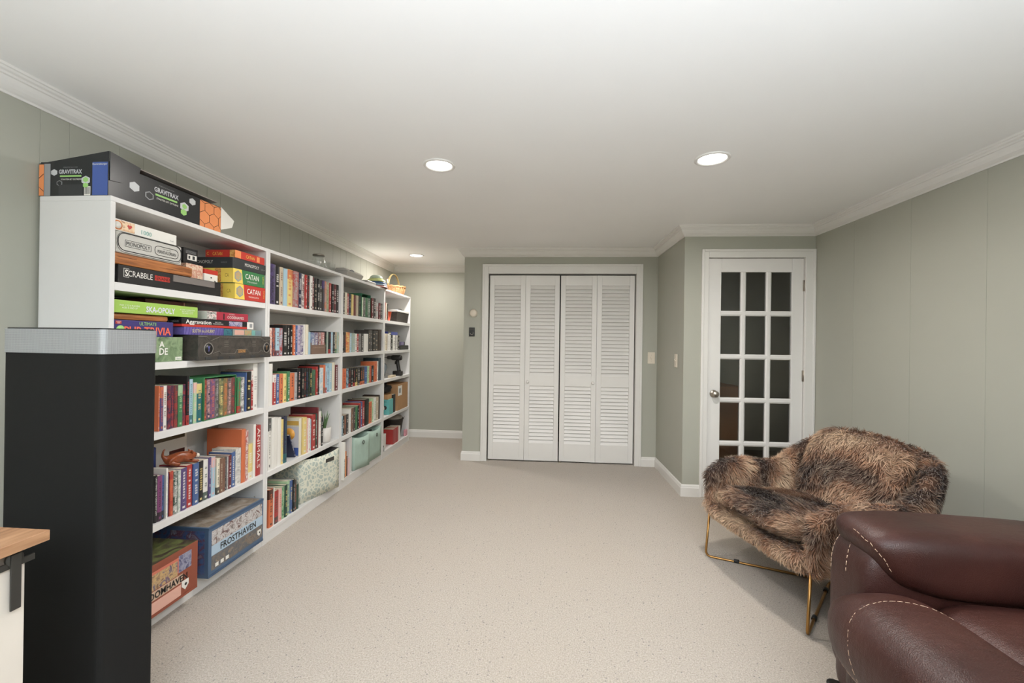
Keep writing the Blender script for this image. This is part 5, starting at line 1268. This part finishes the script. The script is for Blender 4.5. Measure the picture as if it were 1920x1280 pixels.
def seatf(x, y, z): return (x, y, z + 0.006 * math.sin(y * 22) * (x - 1.14) - 0.05 * (x - 1.14))
soft('seat_cushion', 1.150, 1.78, NY, 1.440, 0.28, 0.508, seatf, power=4.6)
soft('footrest_panel', 0.955, 1.02, NY + 0.01, 1.43, 0.06, 0.30, power=6)
soft('base', 1.03, 1.90, NY - 0.2, 1.66, 0.03, 0.29, power=9)
soft('arm_body', 0.975, 1.95, 0.56, 0.785, 0.05, 0.600, power=7); soft('arm_pad', 1.05, 1.90, 0.545, 0.81, 0.475, 0.665, arm_top, power=3.6)
soft('backrest', 1.72, 2.08, 0.70, 1.52, 0.30, 1.02, lambda x, y, z: (x + 0.10 * (z - 0.4), y, z), power=4.2)
for x in (1.05, 1.85):
    for y in (0.68, 1.60): MB().lathe([(0, 0), (0.022, 0), (0.028, 0.05), (0, 0.05)], seg=14).build('foot', BLK, rec, (x, y, 0))
# ---------------------------------------------------------------- ceiling lights, and a made-up uplight out of view
LENS = NT('lit_lens'); LENS.b.inputs['Emission Color'].default_value = (1, 0.97, 0.92, 1); LENS.b.inputs['Emission Strength'].default_value = 6.0; LENS = LENS.set(base=(1, 1, 1, 1))
def downlight(x, y, label, k=1.0):
    t = thing('recessed_light', label, 'ceiling light', (x, y, CEIL), 0, 'recessed ceiling lights')
    MB().lathe([(0.088, -0.0005), (0.088, -0.004), (0.084, -0.007), (0.075, -0.008), (0.070, -0.004), (0.068, -0.001)], seg=40).build('trim_ring', TRIM, t)
    MB().lathe([(0.0, -0.003), (0.069, -0.003)], seg=40).build('lens', LENS, t)
    ld = bpy.data.lights.new('downlight', 'AREA'); ld.shape = 'DISK'; ld.size = 0.13; ld.energy = DOWNLIGHT_W * k; ld.color = DOWNLIGHT_RGB; ld.spread = 3.0
    lo = bpy.data.objects.new('downlight', ld); COL.objects.link(lo); lo.parent = t; lo.location = (0, 0, -0.012)
downlight(-0.59, 2.317, 'round white recessed light between bookcases and closet, left of the pair')
downlight(0.863, 2.296, 'round white recessed light nearest the glazed door')
downlight(-1.46, 4.749, 'small-looking recessed light in the alcove corner above the basket', 0.75)
t = thing('added_uplight', 'added white uplight behind the viewpoint, unseen, brightening the ceiling', 'added light', (0.25, -1.25, 0))
MB().lathe([(0.0, 0), (0.14, 0), (0.14, 0.012), (0.03, 0.03), (0.0, 0.03)], seg=32).build('base', paint('lamp_white', (230, 230, 228), 0.4), t)
MB().tube([(0, 0, 0.025), (0, 0, 0.82)], 0.012, 12).build('pole', MATS['lamp_white'], t)
MB().lathe([(0.02, 0.80), (0.09, 0.83), (0.16, 0.90), (0.165, 0.90), (0.10, 0.825), (0.02, 0.795)], seg=32).build('shade', MATS['lamp_white'], t)
ld = bpy.data.lights.new('uplight', 'AREA'); ld.shape = 'DISK'; ld.size = 0.22; ld.energy = UPLIGHT_W; ld.color = UPLIGHT_RGB; ld.spread = 2.65
lo = bpy.data.objects.new('uplight', ld); COL.objects.link(lo); lo.parent = t; lo.location = (0, 0, 0.885); lo.rotation_euler = (PI, 0, 0)
